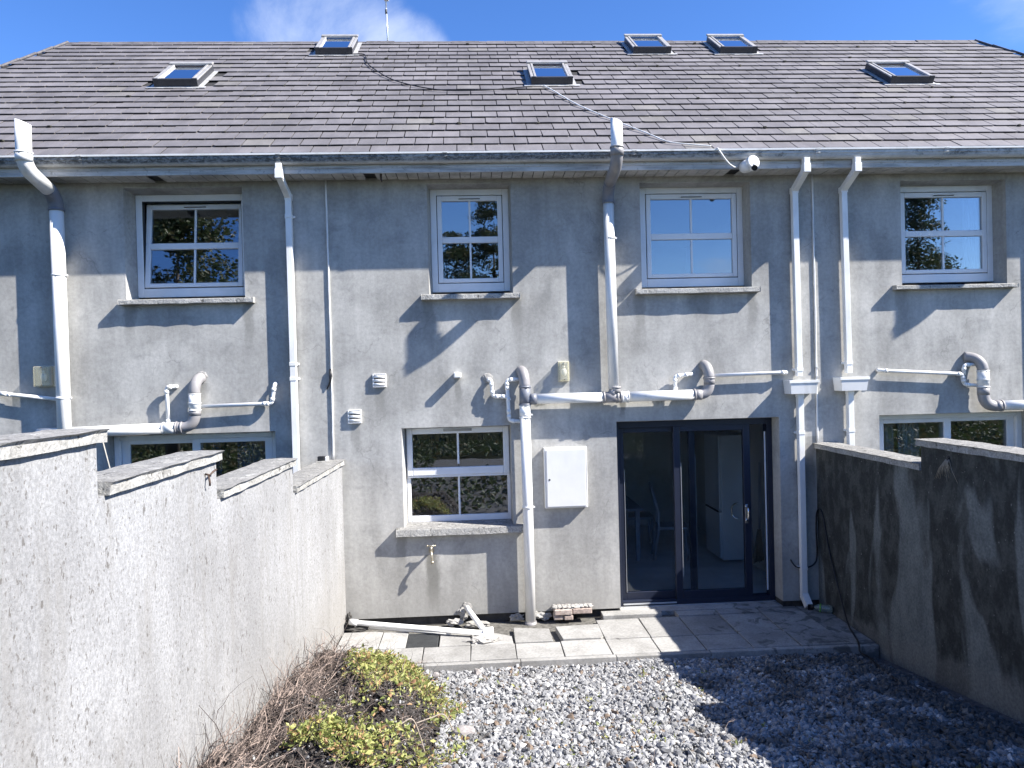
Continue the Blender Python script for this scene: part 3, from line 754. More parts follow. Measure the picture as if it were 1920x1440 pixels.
# windows
w = window(HL, *OPEN_L[0][:4], fx0=-3.672, fx1=-2.456, fz0=3.64, fz1=4.772, tilt=math.radians(7.0)); sill(HL, w, -3.76, -2.345, 3.592, 3.540)
w = window(HM, *OPEN_M[0][:4], fx0=-0.43, fx1=0.453, fz0=3.635, fz1=4.796); sill(HM, w, -0.538, 0.541, 3.584, 3.529)
w = window(HM, *OPEN_M[1][:4], fx0=1.955, fx1=3.157, fz0=3.644, fz1=4.785); sill(HM, w, 1.836, 3.235, 3.599, 3.543)
w = window(HR, *OPEN_R[0][:4], fx0=4.955, fx1=6.145, fz0=3.637, fz1=4.765); sill(HR, w, 4.80, 6.23, 3.581, 3.538)
w = window(HM, *OPEN_M[2][:4], fx0=-0.775, fx1=0.398, fz0=1.040, fz1=2.112, kind='kitchen'); sill(HM, w, -0.880, 0.519, 1.021, 0.942, zback=1.045)
neighbour_door(HL, -3.985, -2.19, 2.115, False)
neighbour_door(HR, 4.63, 6.46, 2.102, True)
for hi, a, b, y in SKY: skylight(HS[hi], a, b, y)

# patio door of the middle house
Y = 0.20
mb = MB(); ring(mb, 1.595, 3.446, -0.012, 2.118, 0.059, 0.061, 0.055, 0.078, Y, Y+0.12)
PD = mb.build('patio_door', 'anthracite', HM, bevel=0.004)
tag(PD, 'dark blue grey sliding patio door, right leaf slid part open')
s = MB(); ring(s, 1.655, 2.555, 0.044, 2.039, 0.062, 0.075, 0.085, 0.062, Y+0.066, Y+0.112); s.build('fixed_leaf', 'anthracite', PD, bevel=0.004)
s = MB(); s.box(1.715, 2.482, Y+0.082, Y+0.094, 0.127, 1.979); s.build('pane', 'glass_door', PD)
s = MB(); ring(s, 2.285, 3.185, 0.030, 2.050, 0.078, 0.082, 0.105, 0.070, Y+0.004, Y+0.058); s.build('sliding_leaf', 'anthracite', PD, bevel=0.004)
s = MB(); s.box(2.361, 3.105, Y+0.024, Y+0.036, 0.133, 1.982); s.build('pane', 'glass_door', PD)
s = MB(); s.box(1.66, 2.28, Y-0.012, Y-0.001, 0.004, 0.020); s.box(1.602, 3.44, Y-0.03, Y-0.001, -0.03, -0.012); s.build('threshold_strip', 'trim', PD, bevel=0.002)
s = MB(); s.box(2.3645, 2.3705, Y-0.001, Y+0.0035, 0.30, 1.62); s.box(1.7175, 1.722, Y+0.060, Y+0.0655, 0.13, 1.55); s.box(2.556, 2.561, Y+0.07, Y+0.10, 0.4, 1.7)
s.build('glazing_bead', 'trim', PD)
hd = MB(); hd.box(3.108, 3.138, Y-0.012, Y+0.003, 0.895, 1.115); hd.tube(arc((3.123, Y-0.012, 1.09), (3.123, Y-0.075, 1.08), (3.123, Y-0.070, 1.02)) + arc((3.123, Y-0.07, 1.01), (3.123, Y-0.065, 0.94), (3.123, Y-0.012, 0.93)), 0.011, 10)
hd.build('handle', 'chrome', PD, bevel=0.002)
hd = MB(); hd.tube(arc((3.05, Y+0.06, 1.12), (2.985, Y+0.10, 1.11), (2.985, Y+0.10, 1.04)) + arc((2.985, Y+0.1, 1.02), (2.985, Y+0.1, 0.94), (3.05, Y+0.06, 0.94)), 0.010, 10); hd.build('inner_handle', 'chrome', PD)
s = MB(); s.box(3.366, 3.380, Y+0.035, Y+0.050, 0.10, 1.95); s.build('lit_jamb_bead', 'upvc', PD)  # white stands in for sunlight on the bead of the jamb
st = MB(); st.box(1.60, 3.445, -0.005, 0.315, -0.3, -0.014); st.build('door_step', 'slab', HM, bevel=0.006)
st = MB(); st.box(1.36, 2.02, -0.16, -0.004, -0.3, 0.012); st.build('threshold_slab', 'slab', HM, bevel=0.006)

# slates, one object each where they show largest
GA, SW = 0.2356, 0.3055
SL = []
for k in range(3):
    variants = []
bmv = []
for k in range(7):
    rr = random.Random(100+k); hw = SW/2-0.0056
    e = lambda s=0.0022: rr.uniform(-s, s)
    t = 0.0072; L = 0.275
    cs = [(-hw+e(), 0+e(0.004)), (-hw*0.3, 0+e(0.003)), (hw*0.4, 0+e(0.003)), (hw+e(), 0+e(0.004)), (hw+e(), L), (-hw+e(), L)]
    if k == 5: cs[0] = (-hw+0.03, 0.002); cs.insert(0, (-hw, 0.028))
    n = len(cs); mb = MB()
    vs = [(x, y, 0.0) for x, y in cs]+[(x, y, -t) for x, y in cs]
    fs = [tuple(range(n)), tuple(reversed(range(n, 2*n)))]+[(i, n+i, n+(i+1) % n, (i+1) % n) for i in range(n)]
    mb.add(vs, fs); bmv.append(mb)
slate_me = [m.build('slate', 'slate', mesh_only=True) for m in bmv]
tilt = math.atan(0.017/GA)
spots = {0: [], 1: [], 2: []}
ncourse = int(VR/GA)+1
def xl(v): return -7.28+(-6.17+7.28)*v/VR
def xr(v): return 9.73+(8.49-9.73)*v/VR
for k in range(ncourse):
    v = k*GA; off = (SW/2 if k % 2 else 0)+0.06+rnd.uniform(-0.02, 0.02)
    i0 = int((xl(v)-off)/SW)-1; i1 = int((xr(v)-off)/SW)+2
    for i in range(i0, i1):
        x = i*SW+off
        if x < xl(v)+0.08 or x > xr(v)-0.08: continue
        y = EY+v*CR
        if any(a-0.05 < x < b+0.05 and yb-0.12 < y < yb+0.50 for _, a, b, yb in SKY): continue
        hi = 0 if x < XP0 else (1 if x < XP1 else 2)
        spots[hi].append((x, v))
vmat = camo.matrix_world.inverted()
def inframe(p):
    q = vmat @ p
    u = q.x/-q.z*1387/960; t = q.y/-q.z*1387/720
    return abs(u) < 1.03 and abs(t) < 1.03
for hi, h in enumerate(HS):
    roof = ROOFS['terraced_house'][0] if False else [c for c in h.children if c.name.split('.')[0] == 'roof'][0]
    sp = sorted(spots[hi], key=lambda s: (not inframe(RP(s[0], s[1], 0)), (RP(s[0], s[1], 0)-CAM).length))
    rest = MB()
    for n_, (x, v) in enumerate(sp):
        p = RP(x, v, 0.0265+rnd.uniform(-0.001, 0.003))
        if v+0.275 > VR: v_over = True
        rot = Euler((PITCH_R-tilt+rnd.uniform(-0.004, 0.004), rnd.uniform(-0.004, 0.004), 0), 'XYZ')
        rz = rnd.uniform(-0.005, 0.005) if rnd.random() > 0.04 else rnd.uniform(-0.010, 0.010)
        mat = rot.to_matrix().to_4x4() @ Matrix.Rotation(rz, 4, 'Z')
        kk = rnd.choice([0, 1, 2, 3, 4, 6, 0, 1, 2, 3, 4, 6, 5])
        if n_ < 300:
            o = bpy.data.objects.new('slate', slate_me[kk]); COL.objects.link(o); o.parent = roof
            o.matrix_local = Matrix.Translation(p-WO[roof.name]) @ mat
        else:
            q = bmv[kk]; rest.add([p + (mat @ Vector(a)) for a in q.v], q.f)
    if rest.v: tag(rest.build('slate_field', 'slate', roof), kind='stuff')
# moss and dirt clumps lodged in the slate joints
for hi, h in enumerate(HS):
    roof = [c for c in h.children if c.name.split('.')[0] == 'roof'][0]
    mb = MB()
    for i in range(26):
        x, v = rnd.choice(spots[hi]); p = RP(x+rnd.choice([-0.15, 0.15]), v-0.004, 0.022)
        mb.lump(p, rnd.uniform(0.010, 0.024), i+hi*50, (1.5, 1, 0.8), 1, 0.5)
    tag(mb.build('moss_clumps', simple('roof_moss', (0.03, 0.03, 0.022), 0.95, var=0.3), roof), kind='stuff')

# ------------------------------------------------------------------ garden walls
def wl_x(y): return -1.46 + 0.024*y
def coping(parent, pts_fn, y0, y1, zb, zt, xi, xo, name='coping', mat='coping'):
    """one coping stone between y0 (near) and y1 (far); xi / xo = offsets from the wall face; chipped edges"""
    mb = MB(); n = max(3, int((y1-y0)/0.09)); vs = []
    for i in range(n+1):
        y = y0+(y1-y0)*i/n; x = pts_fn(y); e = lambda s=0.004: rnd.uniform(-s, s)
        vs += [(x+xi+e(), y, zb+e(0.003)), (x+xi+e(), y, zt-0.012+e()), (x+xi+(0.016 if xo < xi else -0.016)+e(), y, zt+e(0.003)),
               (x+(xi+xo)/2, y, zt+0.004+e(0.004)), (x+xo+(-0.016 if xo < xi else 0.016)+e(), y, zt+e(0.003)), (x+xo+e(), y, zt-0.014), (x+xo, y, zb)]
    m = 7; fs = []
    for i in range(n):
        for j in range(m): fs.append((i*m+j, i*m+(j+1) % m, (i+1)*m+(j+1) % m, (i+1)*m+j) if xo < xi else (i*m+j, (i+1)*m+j, (i+1)*m+(j+1) % m, i*m+(j+1) % m))
    fs += [tuple(reversed(range(m))), tuple(n*m+j for j in range(m))] if xo < xi else [tuple(range(m)), tuple(n*m+j for j in reversed(range(m)))]
    mb.add(vs, fs)
    return mb.build(name, mat, parent)
def wall_run(parent, fx, th, steps, zfoot, mat, seam=0.5):
    """stepped wall; steps = [(y_near, y_far, z_top)]"""
    mb = MB()
    for (y0, y1, zt) in steps:
        n = max(1, int(round((y1-y0)/seam)))
        for i in range(n):
            a = y0+(y1-y0)*i/n; b = y0+(y1-y0)*(i+1)/n
            q = [(fx(a), a), (fx(b), b), (fx(b)+th, b), (fx(a)+th, a)]
            vs = [(x, y, z) for z in (zfoot, zt) for x, y in q]
            f = [(0, 1, 5, 4), (1, 2, 6, 5), (2, 3, 7, 6), (3, 0, 4, 7), (4, 5, 6, 7)]
            if th < 0: f = [tuple(reversed(t)) for t in f]
            # keep only outer faces: front, back, top and the two exposed ends
            keep = [f[0], f[2], f[4]] + ([f[1]] if i == n-1 else []) + ([f[3]] if i == 0 else [])
            mb.add(vs, keep)
    return mb.build('wall_body', mat, parent)
WL = thing('garden_wall', (-1.46, -2.0, -0.2), 'pale sunlit rendered garden wall stepping down to the house on the left', 'wall')
ls = [(-8.6, -6.42, 2.665), (-6.42, -5.02, 2.440), (-5.02, -3.69, 2.212), (-3.69, -2.01, 1.978), (-2.01, -0.002, 1.746)]
wall_run(WL, wl_x, -0.20, ls, -0.3, 'pale')
for (y0, y1, zt) in ls:
    yy1 = y1+0.045 if y1 < -0.1 else y1; yy0 = y0+0.05
    coping(WL, wl_x, yy0, yy1, zt+0.001, zt+0.056, 0.025, -0.225)
# mid joints where two coping stones meet
WR = thing('garden_wall', (3.87, -2.0, -0.2), 'dark damp stained rendered garden wall stepping down to the house on the right', 'wall')
rs = [(-8.0, -6.35, 2.66), (-6.35, -4.88, 2.40), (-4.88, -3.43, 2.19), (-3.43, -1.975, 1.972), (-1.975, -0.002, 1.762)]
wall_run(WR, lambda y: 3.87, 0.21, rs, -0.3, 'damp')
for (y0, y1, zt) in rs:
    coping(WR, lambda y: 3.87, y0 + (0.0 if y0 < -7.9 else -0.0)+0.004, (y1+0.045 if y1 < -0.1 else y1), zt+0.001, zt+0.060, -0.018, 0.232)

# ------------------------------------------------------------------ patio of concrete slabs
PT = thing('patio', (1.5, -0.6, -0.2), None, None)
tag(PT, kind='structure')
b = MB(); b.box(-1.455, 3.865, -1.22, -0.002, -0.3, -0.062); b.build('mortar_bed', simple('slab_bed', (0.11, 0.105, 0.095), 0.95, var=0.4, scale=25, bstr=0.6, bscale=40), PT)
xsf = [-1.455, -1.02, -0.555, -0.092, 0.352, 0.812, 1.270, 1.740, 2.190, 2.650, 3.125, 3.585, 3.862]
def slab(x0, x1, y0, y1, z=-0.02, tilt=0.004, poly=None, name='paving_slab'):
    e = lambda s=0.005: rnd.uniform(-s, s); gpx = 0.006
    P = poly if poly else [(x0+gpx+e(), y0+gpx+e()), (x1-gpx+e(), y0+gpx+e()), (x1-gpx+e(), y1-gpx+e()), (x0+gpx+e(), y1-gpx+e())]
    cx = sum(p[0] for p in P)/len(P); cy = sum(p[1] for p in P)/len(P); tx, ty = e(tilt), e(tilt)
    zf = lambda x, y: z+(x-cx)*tx*2.5+(y-cy)*ty*2.5
    n = len(P); vs = [(x, y, zf(x, y)) for x, y in P]+[(x, y, -0.066) for x, y in P]
    fs = [tuple(range(n)), tuple(reversed(range(n, 2*n)))]+[(i, n+i, n+(i+1) % n, (i+1) % n) for i in range(n)]
    mb = MB(); mb.add(vs, fs)
    return mb.build(name, 'slab', PT, bevel=0.004)
for i in range(len(xsf)-1):
    a, c = xsf[i], xsf[i+1]
    slab(a, c, -1.195, -0.785, -0.02+rnd.uniform(-0.003, 0.003))
    if i == 4: slab(a, c, 0, 0, -0.018, poly=[(a+0.006, -0.78), (c-0.07, -0.775), (c-0.075, -0.40), (a+0.01, -0.33)])
    elif i == 3: slab(a, c, 0, 0, -0.026, poly=[(a+0.004, -0.78), (c-0.012, -0.78), (c-0.02, -0.56), (c-0.20, -0.44), (a+0.01, -0.40)])
    elif i == 5: slab(a, c, 0, 0, -0.004, 0.006, poly=[(a+0.03, -0.775), (c-0.04, -0.78), (c-0.01, -0.74), (c+0.0, -0.36), (a-0.005, -0.40)])
    elif i == 2 or i == 1:
        if i == 2: slab(-0.410, c, 0, 0, -0.02, poly=[(-0.408, -0.78), (c-0.004, -0.78), (c-0.004, -0.33), (-0.408, -0.31)])
        else: slab(a, -0.745, -0.785, -0.30)
    else: slab(a, c, -0.785, -0.185 if i > 5 else -0.24, -0.02+rnd.uniform(-0.004, 0.004))
for i in (7, 8, 9, 10, 11):
    if i != 7: slab(xsf[i], xsf[i+1], -0.178, -0.012, -0.017+rnd.uniform(-0.004, 0.002))
# front edge of the slab bed
xx = -1.45
while xx < 3.80:
    x2 = min(xx+0.915, 3.86)
    k = MB(); k.box(xx+0.003, x2-0.003, -1.262+rnd.uniform(-0.003, 0.003), -1.199, -0.22, -0.022+rnd.uniform(-0.004, 0.002)); k.build('edging_kerb', 'slab', PT, bevel=0.005)
    xx = x2
# ------------------------------------------------------------------ drainage pipework
PW = -0.103                                     # centre line of pipes on the wall
def collar(parent, a, b, r, mat='pvc', name='coupling'):
    a, b = Vector(a), Vector(b); d = (b-a).normalized()
    m = MB(); m.tube([a, b], r, 20)
    m.tube([a, a+d*0.012], r+0.005, 20); m.tube([b-d*0.012, b], r+0.005, 20)
    return m.build(name, mat, parent)
def bracket(parent, x, z, r, y=PW, mat='pvc'):
    m = MB(); m.tube([(x, y, z-0.013), (x, y, z+0.013)], r+0.0045, 20); m.box(x+r-0.002, x+r+0.022, y-0.004, y+0.008, z-0.008, z+0.008)
    m.box(x-0.012, x+0.012, y+r, -0.002, z-0.010, z+0.010)
    m.tube([(x+r+0.012, y-0.012, z), (x+r+0.012, y+0.02, z)], 0.005, 8)
    return m.build('pipe_bracket', mat, parent)
def pipe(parent, path, r, mat='pvc', name='pipe', n=20):
    m = MB(); m.tube(path, r, n); return m.build(name, mat, parent)
def vent_stack(parent, x, ztop, z0, xt=None, yv=-0.72, r=0.0585, rt=0.0585, topmat='pvc', bends=('pvcgrey', 'pvcdark'), slant=True):
    """vertical pipe on the wall from z0, offset out past the gutter, and an open vent above"""
    xt = xt if xt is not None else x
    pipe(parent, [(x, PW, z0), (x+(-0.01), PW, 4.56)], r, name='wall_pipe', n=24)
    low = arc((x-0.01, PW, 4.55), (x-0.012, PW, 4.70), (x*0.75+xt*0.25-0.01, PW-0.17, 4.735), 8)
    m = MB(); m.tube(low, rt+0.006, 24); m.tube([(x-0.01, PW, 4.54), (x-0.01, PW, 4.565)], rt+0.011, 24); m.build('lower_bend', bends[1], parent)
    mid = [low[-1], (x*0.3+xt*0.7, yv+0.16, 4.795)]
    up = arc(mid[1], (xt, yv, 4.83), (xt, yv, 4.965), 10)
    m = MB(); m.tube(mid[:1]+up, rt+0.004, 24); m.build('upper_bend', bends[0], parent)
    m = MB(); m.tube([(xt, yv, 4.885), (xt, yv, 4.97)], rt+0.009, 24); m.tube([(xt, yv, 4.958), (xt, yv, 4.975)], rt+0.014, 24); m.build('socket', bends[0], parent)
    # open pipe end
    n = 28; ro, ri = r+0.002, r-0.003; vs = []; fs = []
    for k, (rr, zz) in enumerate(((ro, 4.97), (ro, ztop), (ri, ztop), (ri, ztop-0.25))):
        for j in range(n):
            a = 2*math.pi*j/n; cut = (-0.028*math.cos(a) if slant else 0.0) if k in (1, 2) else 0
            vs.append((xt+rr*math.cos(a), yv+rr*math.sin(a), zz+cut))
    for k in range(3):
        for j in range(n): fs.append((k*n+j, k*n+(j+1) % n, (k+1)*n+(j+1) % n, (k+1)*n+j))
    m = MB(); m.add(vs, fs, True); m.build('vent_pipe', topmat, parent)

S1 = thing('soil_stack', (0.565, PW, -0.1), 'long white soil pipe beside the kitchen window, turning over the patio door', 'drainpipe')
pipe(S1, [(0.560, PW, 2.27), (0.566, PW, 1.2), (0.566, PW, -0.10)], 0.0565, name='drop_pipe', n=24)
collar(S1, (0.561, PW, 2.205), (0.560, PW, 2.345), 0.0605)
m = MB(); m.tube([(0.566, PW, -0.105), (0.566, PW, -0.035)], 0.066, 24); m.build('ground_socket', 'pvcgrey', S1)
m = MB(); m.tube([(0.563, PW, 2.345), (0.568, PW, 2.56)], 0.0615, 24); m.tube([(0.563, PW, 2.345), (0.563, PW, 2.365)], 0.067, 24); m.tube([(0.566, PW, 2.535), (0.566, PW, 2.56)], 0.067, 24)
m.tube(arc((0.575, PW, 2.385), (0.59, PW, 2.41), (0.66, PW, 2.412), 6), 0.056, 20); m.tube([(0.62, PW, 2.412), (0.69, PW, 2.412)], 0.0615, 20); m.build('branch', 'pvcdark', S1)
m = MB(); m.tube(arc((0.567, PW, 2.545), (0.563, PW, 2.72), (0.535, 0.01, 2.725), 12), 0.059, 24); m.build('wall_bend', 'pvcgrey', S1)
pipe(S1, [(0.68, PW, 2.412), (1.44, PW, 2.409)], 0.0565, name='cross_pipe', n=24)
m = MB(); m.tube([(1.425, PW, 2.409), (1.632, PW, 2.408)], 0.0605, 24)
for xx in (1.425, 1.575, 1.612): m.tube([(xx, PW, 2.409), (xx+0.02, PW, 2.409)], 0.067, 24)
m.tube([(1.525, PW, 2.409), (1.563, PW, 2.50)], 0.058, 20); m.tube([(1.564, PW, 2.455), (1.564, PW, 2.525)], 0.0605, 24); m.tube([(1.564, PW, 2.505), (1.564, PW, 2.527)], 0.067, 24); m.build('tee', 'pvcgrey', S1)
collar(S1, (1.634, PW, 2.408), (1.712, PW, 2.408), 0.061)
pipe(S1, [(1.69, PW, 2.408), (2.46, PW, 2.411)], 0.0565, name='cross_pipe', n=24)
m = MB(); m.tube([(2.44, PW, 2.411), (2.53, PW, 2.412)], 0.0605, 24); m.tube([(2.44, PW, 2.411), (2.46, PW, 2.411)], 0.067, 24)
m.tube(arc((2.50, PW, 2.412), (2.618, PW, 2.412), (2.622, PW, 2.53), 10), 0.058, 24); m.tube([(2.622, PW, 2.52), (2.622, PW, 2.60)], 0.0605, 24); m.tube([(2.622, PW, 2.582), (2.622, PW, 2.60)], 0.067, 24)
m.tube(arc((2.622, PW, 2.59), (2.620, PW, 2.725), (2.595, 0.01, 2.74), 12), 0.058, 24); m.build('swan_bend', 'pvcgrey', S1)
vent_stack(S1, 1.549, 5.235, 2.50, xt=1.524)
wr = 0.0205
def waste(parent, path, joints=(), r=wr, name='waste_pipe'):
    m = MB(); P = [Vector(path[0])]
    for i in range(1, len(path)-1):
        a, b, c = Vector(path[i-1]), Vector(path[i]), Vector(path[i+1])
        ka = min(0.035, (b-a).length*0.45); kc = min(0.035, (c-b).length*0.45)
        P += arc(b+(a-b).normalized()*ka, b, b+(c-b).normalized()*kc, 5)
        for q, kk in (((a-b).normalized(), ka), ((c-b).normalized(), kc)): m.tube([b+q*kk*0.8, b+q*(kk+0.028)], r+0.004, 14)
    P.append(Vector(path[-1])); m.tube(P, r, 14)
    for j in joints: m.tube([Vector(j[0]), Vector(j[1])], r+0.004, 14)
    return m.build(name, 'pvc', parent)
waste(S1, [(0.168, 0.0, 2.635), (0.200, -0.055, 2.628), (0.212, -0.055, 2.452), (0.372, -0.06, 2.446), (0.392, -0.06, 2.40)])
waste(S1, [(0.53, -0.06, 2.634), (0.372, -0.06, 2.628), (0.388, -0.06, 2.178), (0.55, -0.075, 2.168)], [((0.374, -0.06, 2.56), (0.375, -0.06, 2.52)), ((0.44, -0.06, 2.631), (0.47, -0.06, 2.632)), ((0.385, -0.06, 2.30), (0.386, -0.06, 2.26))])
waste(S1, [(2.455, 0.0, 2.640), (2.420, -0.06, 2.640), (2.247, -0.06, 2.622), (2.252, -0.06, 2.42)], [((2.250, -0.06, 2.50), (2.251, -0.06, 2.46))])
waste(S1, [(2.66, -0.06, 2.616), (3.52, -0.06, 2.634), (3.535, 0.0, 2.634)])
for z in (1.225, 2.24): bracket(S1, 0.567, z, 0.0565)
bracket(S1, 1.546, 4.16, 0.0565)
m = MB(); m.lump((0.163, -0.004, 2.655), 0.055, 5, (1, 0.25, 1.05), 3, 0.25); m.build('mortar_patch', 'mortar', S1)
S2 = thing('soil_stack', (-4.35, PW, 1.9), 'thick white soil pipe with dark bend rising through the eaves on the far left', 'drainpipe')
vent_stack(S2, -4.345, 5.27, 1.6, xt=-4.315, r=0.068, rt=0.068, bends=('pvc', 'pvcdark'))
bracket(S2, -4.352, 3.86, 0.068); bracket(S2, -4.352, 2.56, 0.068)
waste(S2, [(-5.25, -0.055, 2.66), (-4.97, -0.06, 2.617), (-4.40, -0.07, 2.545)], [((-5.02, -0.06, 2.625), (-4.94, -0.06, 2.612))])
pipe(S2, [(-4.35, PW, 2.06), (-4.35, PW, 1.55)], 0.070, name='wall_pipe')
S3 = thing('soil_branch', (-3.2, PW, 2.0), 'white branch pipe with grey bends above the left neighbour patio door', 'drainpipe')
pipe(S3, [(-4.62, PW, 2.186), (-3.26, PW, 2.208)], 0.0565, name='cross_pipe', n=24)
collar(S3, (-3.325, PW, 2.208), (-3.18, PW, 2.209), 0.061)
m = MB(); m.tube([(-3.19, PW, 2.209), (-3.12, PW, 2.21)], 0.0605, 24); m.tube([(-3.135, PW, 2.21), (-3.112, PW, 2.21)], 0.067, 24); m.tube([(-3.19, PW, 2.21), (-3.17, PW, 2.21)], 0.067, 24)
m.tube(arc((-3.13, PW, 2.21), (-2.988, PW, 2.213), (-2.984, PW, 2.36), 10), 0.058, 24); m.tube([(-2.984, PW, 2.335), (-2.984, PW, 2.39)], 0.0605, 24); m.build('grey_bend', 'pvcgrey', S3)
collar(S3, (-2.984, PW, 2.385), (-2.984, PW, 2.57), 0.0605); collar(S3, (-2.984, PW, 2.455), (-2.984, PW, 2.475), 0.061)
m = MB(); m.tube(arc((-2.984, PW, 2.56), (-2.984, PW, 2.725), (-2.945, 0.01, 2.735), 12), 0.058, 24); m.build('wall_bend', 'pvcgrey', S3)
waste(S3, [(-3.20, 0.0, 2.650), (-3.235, -0.06, 2.650), (-3.292, -0.06, 2.640), (-3.282, -0.06, 2.23)], [((-3.284, -0.06, 2.30), (-3.283, -0.06, 2.26))])
waste(S3, [(-2.95, -0.07, 2.428), (-2.18, -0.06, 2.440), (-2.150, -0.06, 2.635), (-2.150, 0.0, 2.655)], [((-2.28, -0.06, 2.439), (-2.24, -0.06, 2.44))])
m = MB(); m.lump((-2.94, -0.003, 2.76), 0.06, 15, (1, 0.2, 0.8), 3, 0.25); m.build('mortar_patch', 'mortar', S3)
S4 = thing('soil_stack', (6.80, PW, 2.0), 'white soil pipe with grey bends above the right neighbour patio door', 'drainpipe')
pipe(S4, [(5.93, PW, 2.192), (6.77, PW, 2.192)], 0.0565, name='cross_pipe', n=24)
m = MB(); m.tube([(5.90, PW, 2.192), (5.99, PW, 2.192)], 0.062, 24); m.tube([(5.97, PW, 2.192), (5.992, PW, 2.192)], 0.067, 24)
m.tube(arc((5.92, PW, 2.192), (5.778, PW, 2.192), (5.778, PW, 2.34), 10), 0.061, 24); m.tube([(5.778, PW, 2.32), (5.778, PW, 2.405)], 0.0635, 24); m.build('grey_bend', 'pvcgrey', S4)
collar(S4, (5.778, PW, 2.405), (5.778, PW, 2.60), 0.0625); collar(S4, (5.778, PW, 2.48), (5.778, PW, 2.50), 0.063)
m = MB(); m.tube(arc((5.778, PW, 2.59), (5.772, PW, 2.75), (5.64, 0.01, 2.755), 12), 0.058, 24); m.build('wall_bend', 'pvcgrey', S4)
waste(S4, [(4.60, 0.0, 2.630), (4.622, -0.06, 2.625), (5.565, -0.06, 2.562), (5.583, -0.06, 2.44), (5.74, -0.07, 2.428)])
waste(S4, [(5.72, -0.06, 2.67), (5.583, -0.06, 2.662), (5.583, -0.06, 2.55)])
vent_stack(S4, 6.80, 5.25, 2.1, xt=6.78, yv=-0.62)
pipe(S4, [(6.80, PW, 2.6), (6.80, PW, -0.1)], 0.0565, name='drop_pipe')

# rectangular downpipes
def sqbar(mb, a, b, hx=0.0325, hy=0.0325):
    a, b = Vector(a), Vector(b); d = (b-a); L = d.length; d.normalize()
    ax = Vector((1, 0, 0)); ax = (ax-d*ax.dot(d)).normalized(); ay = d.cross(ax)
    mb.obox((a+b)/2, ax, ay, d, hx, hy, L/2)
def downpipe(label, x, zlo, hopper=None, xb=None, strap=(), skew=0.0):
    xb = xb if xb is not None else x
    D_ = thing('downpipe', (x, -0.06, max(zlo, 0)), label, 'downpipe', None)
    yp = -0.058
    m = MB(); sqbar(m, (x+skew, -0.362, 4.942), (x+skew, -0.362, 4.86), 0.033, 0.033); m.build('outlet', 'pvc', D_, bevel=0.004)
    m = MB(); sqbar(m, (x+skew, -0.362, 4.880), (x+skew, -0.362, 4.785), 0.039, 0.039); sqbar(m, (x+skew, -0.355, 4.815), (x, yp-0.012, 4.675), 0.033, 0.033); sqbar(m, (x, yp, 4.70), (x, yp, 4.635), 0.038, 0.038)
    m.build('offset_bend', 'pvc', D_, bevel=0.004)
    zt = hopper if hopper else zlo
    m = MB(); sqbar(m, (x, yp, 4.66), (x+(xb-x)*0.7, yp, zt)); m.build('upper_pipe', 'pvc', D_, bevel=0.004)
    if hopper:
        zt0 = hopper-0.045
        h = MB(); w0, w1 = 0.168, 0.150; d0, d1 = 0.185, 0.165; xc = xb+0.0
        vs = [(xc-w1, -0.004, zt0-0.150), (xc+w1, -0.004, zt0-0.150), (xc+w1-0.008, -d1, zt0-0.150), (xc-w1+0.008, -d1, zt0-0.150), (xc-w0, -0.004, zt0), (xc+w0, -0.004, zt0), (xc+w0-0.01, -d0, zt0), (xc-w0+0.01, -d0, zt0)]
        h.add(vs, [(3, 2, 1, 0), (0, 1, 5, 4), (1, 2, 6, 5), (2, 3, 7, 6), (3, 0, 4, 7)])
        vi = [(p[0]*1+(0.006 if p[0] < xc else -0.006), p[1]+(0.006 if p[1] < -0.1 else -0.006), p[2]+(0.01 if i < 4 else 0)) for i, p in enumerate(vs)]
        h.add(vi, [(0, 1, 2, 3), (4, 5, 1, 0), (5, 6, 2, 1), (6, 7, 3, 2), (7, 4, 0, 3)])
        for (i, j) in ((4, 5), (5, 6), (6, 7), (7, 4)): h.add([vs[i], vs[j], vi[j], vi[i]], [(0, 1, 2, 3)])
        h.build('hopper', 'pvc', D_)
        m = MB(); m.box(xc-w0-0.003, xc+w0+0.003, -d0-0.003, -d0+0.002, zt0-0.03, zt0+0.002); m.build('hopper_rim', 'pvc', D_, bevel=0.003)
        m = MB(); sqbar(m, (xb, yp, zt0-0.148), (xb, yp, zlo)); m.build('lower_pipe', 'pvc', D_, bevel=0.004)
        m = MB(); sqbar(m, (xb, yp, zt0-0.152), (xb, yp, zt0-0.19), 0.037, 0.037); m.build('spigot', 'pvc', D_, bevel=0.004)
    for z in strap:
        xx = xb if (hopper and z < hopper) else x+(xb-x)*0.7*(4.66-z)/(4.66-zt)
        m = MB(); m.box(xx-0.037, xx+0.037, yp-0.037, yp+0.034, z-0.02, z+0.02); m.box(xx-0.056, xx+0.056, -0.024, -0.002, z-0.012, z+0.012); m.build('pipe_strap', 'pvc', D_, bevel=0.003)
    return D_
downpipe('white square downpipe on the left house beside the tilted open window', -1.942, -0.05, None, -1.935, (4.46, 2.86, 2.70), skew=-0.015)
DP2 = downpipe('white square downpipe with a hopper just right of the dark patio door', 3.652, 0.10, 2.585, 3.668, (2.66, 1.95, 0.42))
downpipe('white square downpipe with a hopper on the right house behind the damp wall', 4.216, -0.05, 2.605, 4.245, (2.72, 1.96))
m = MB(); sqbar(m, (3.668, -0.058, 0.12), (3.680, -0.155, 0.012), 0.038, 0.038); m.build('shoe', 'pvc', DP2, bevel=0.004)
m = MB(); m.box(3.650, 3.712, -0.196, -0.190, -0.012, 0.05); m.build('shoe_mouth', 'black', DP2)

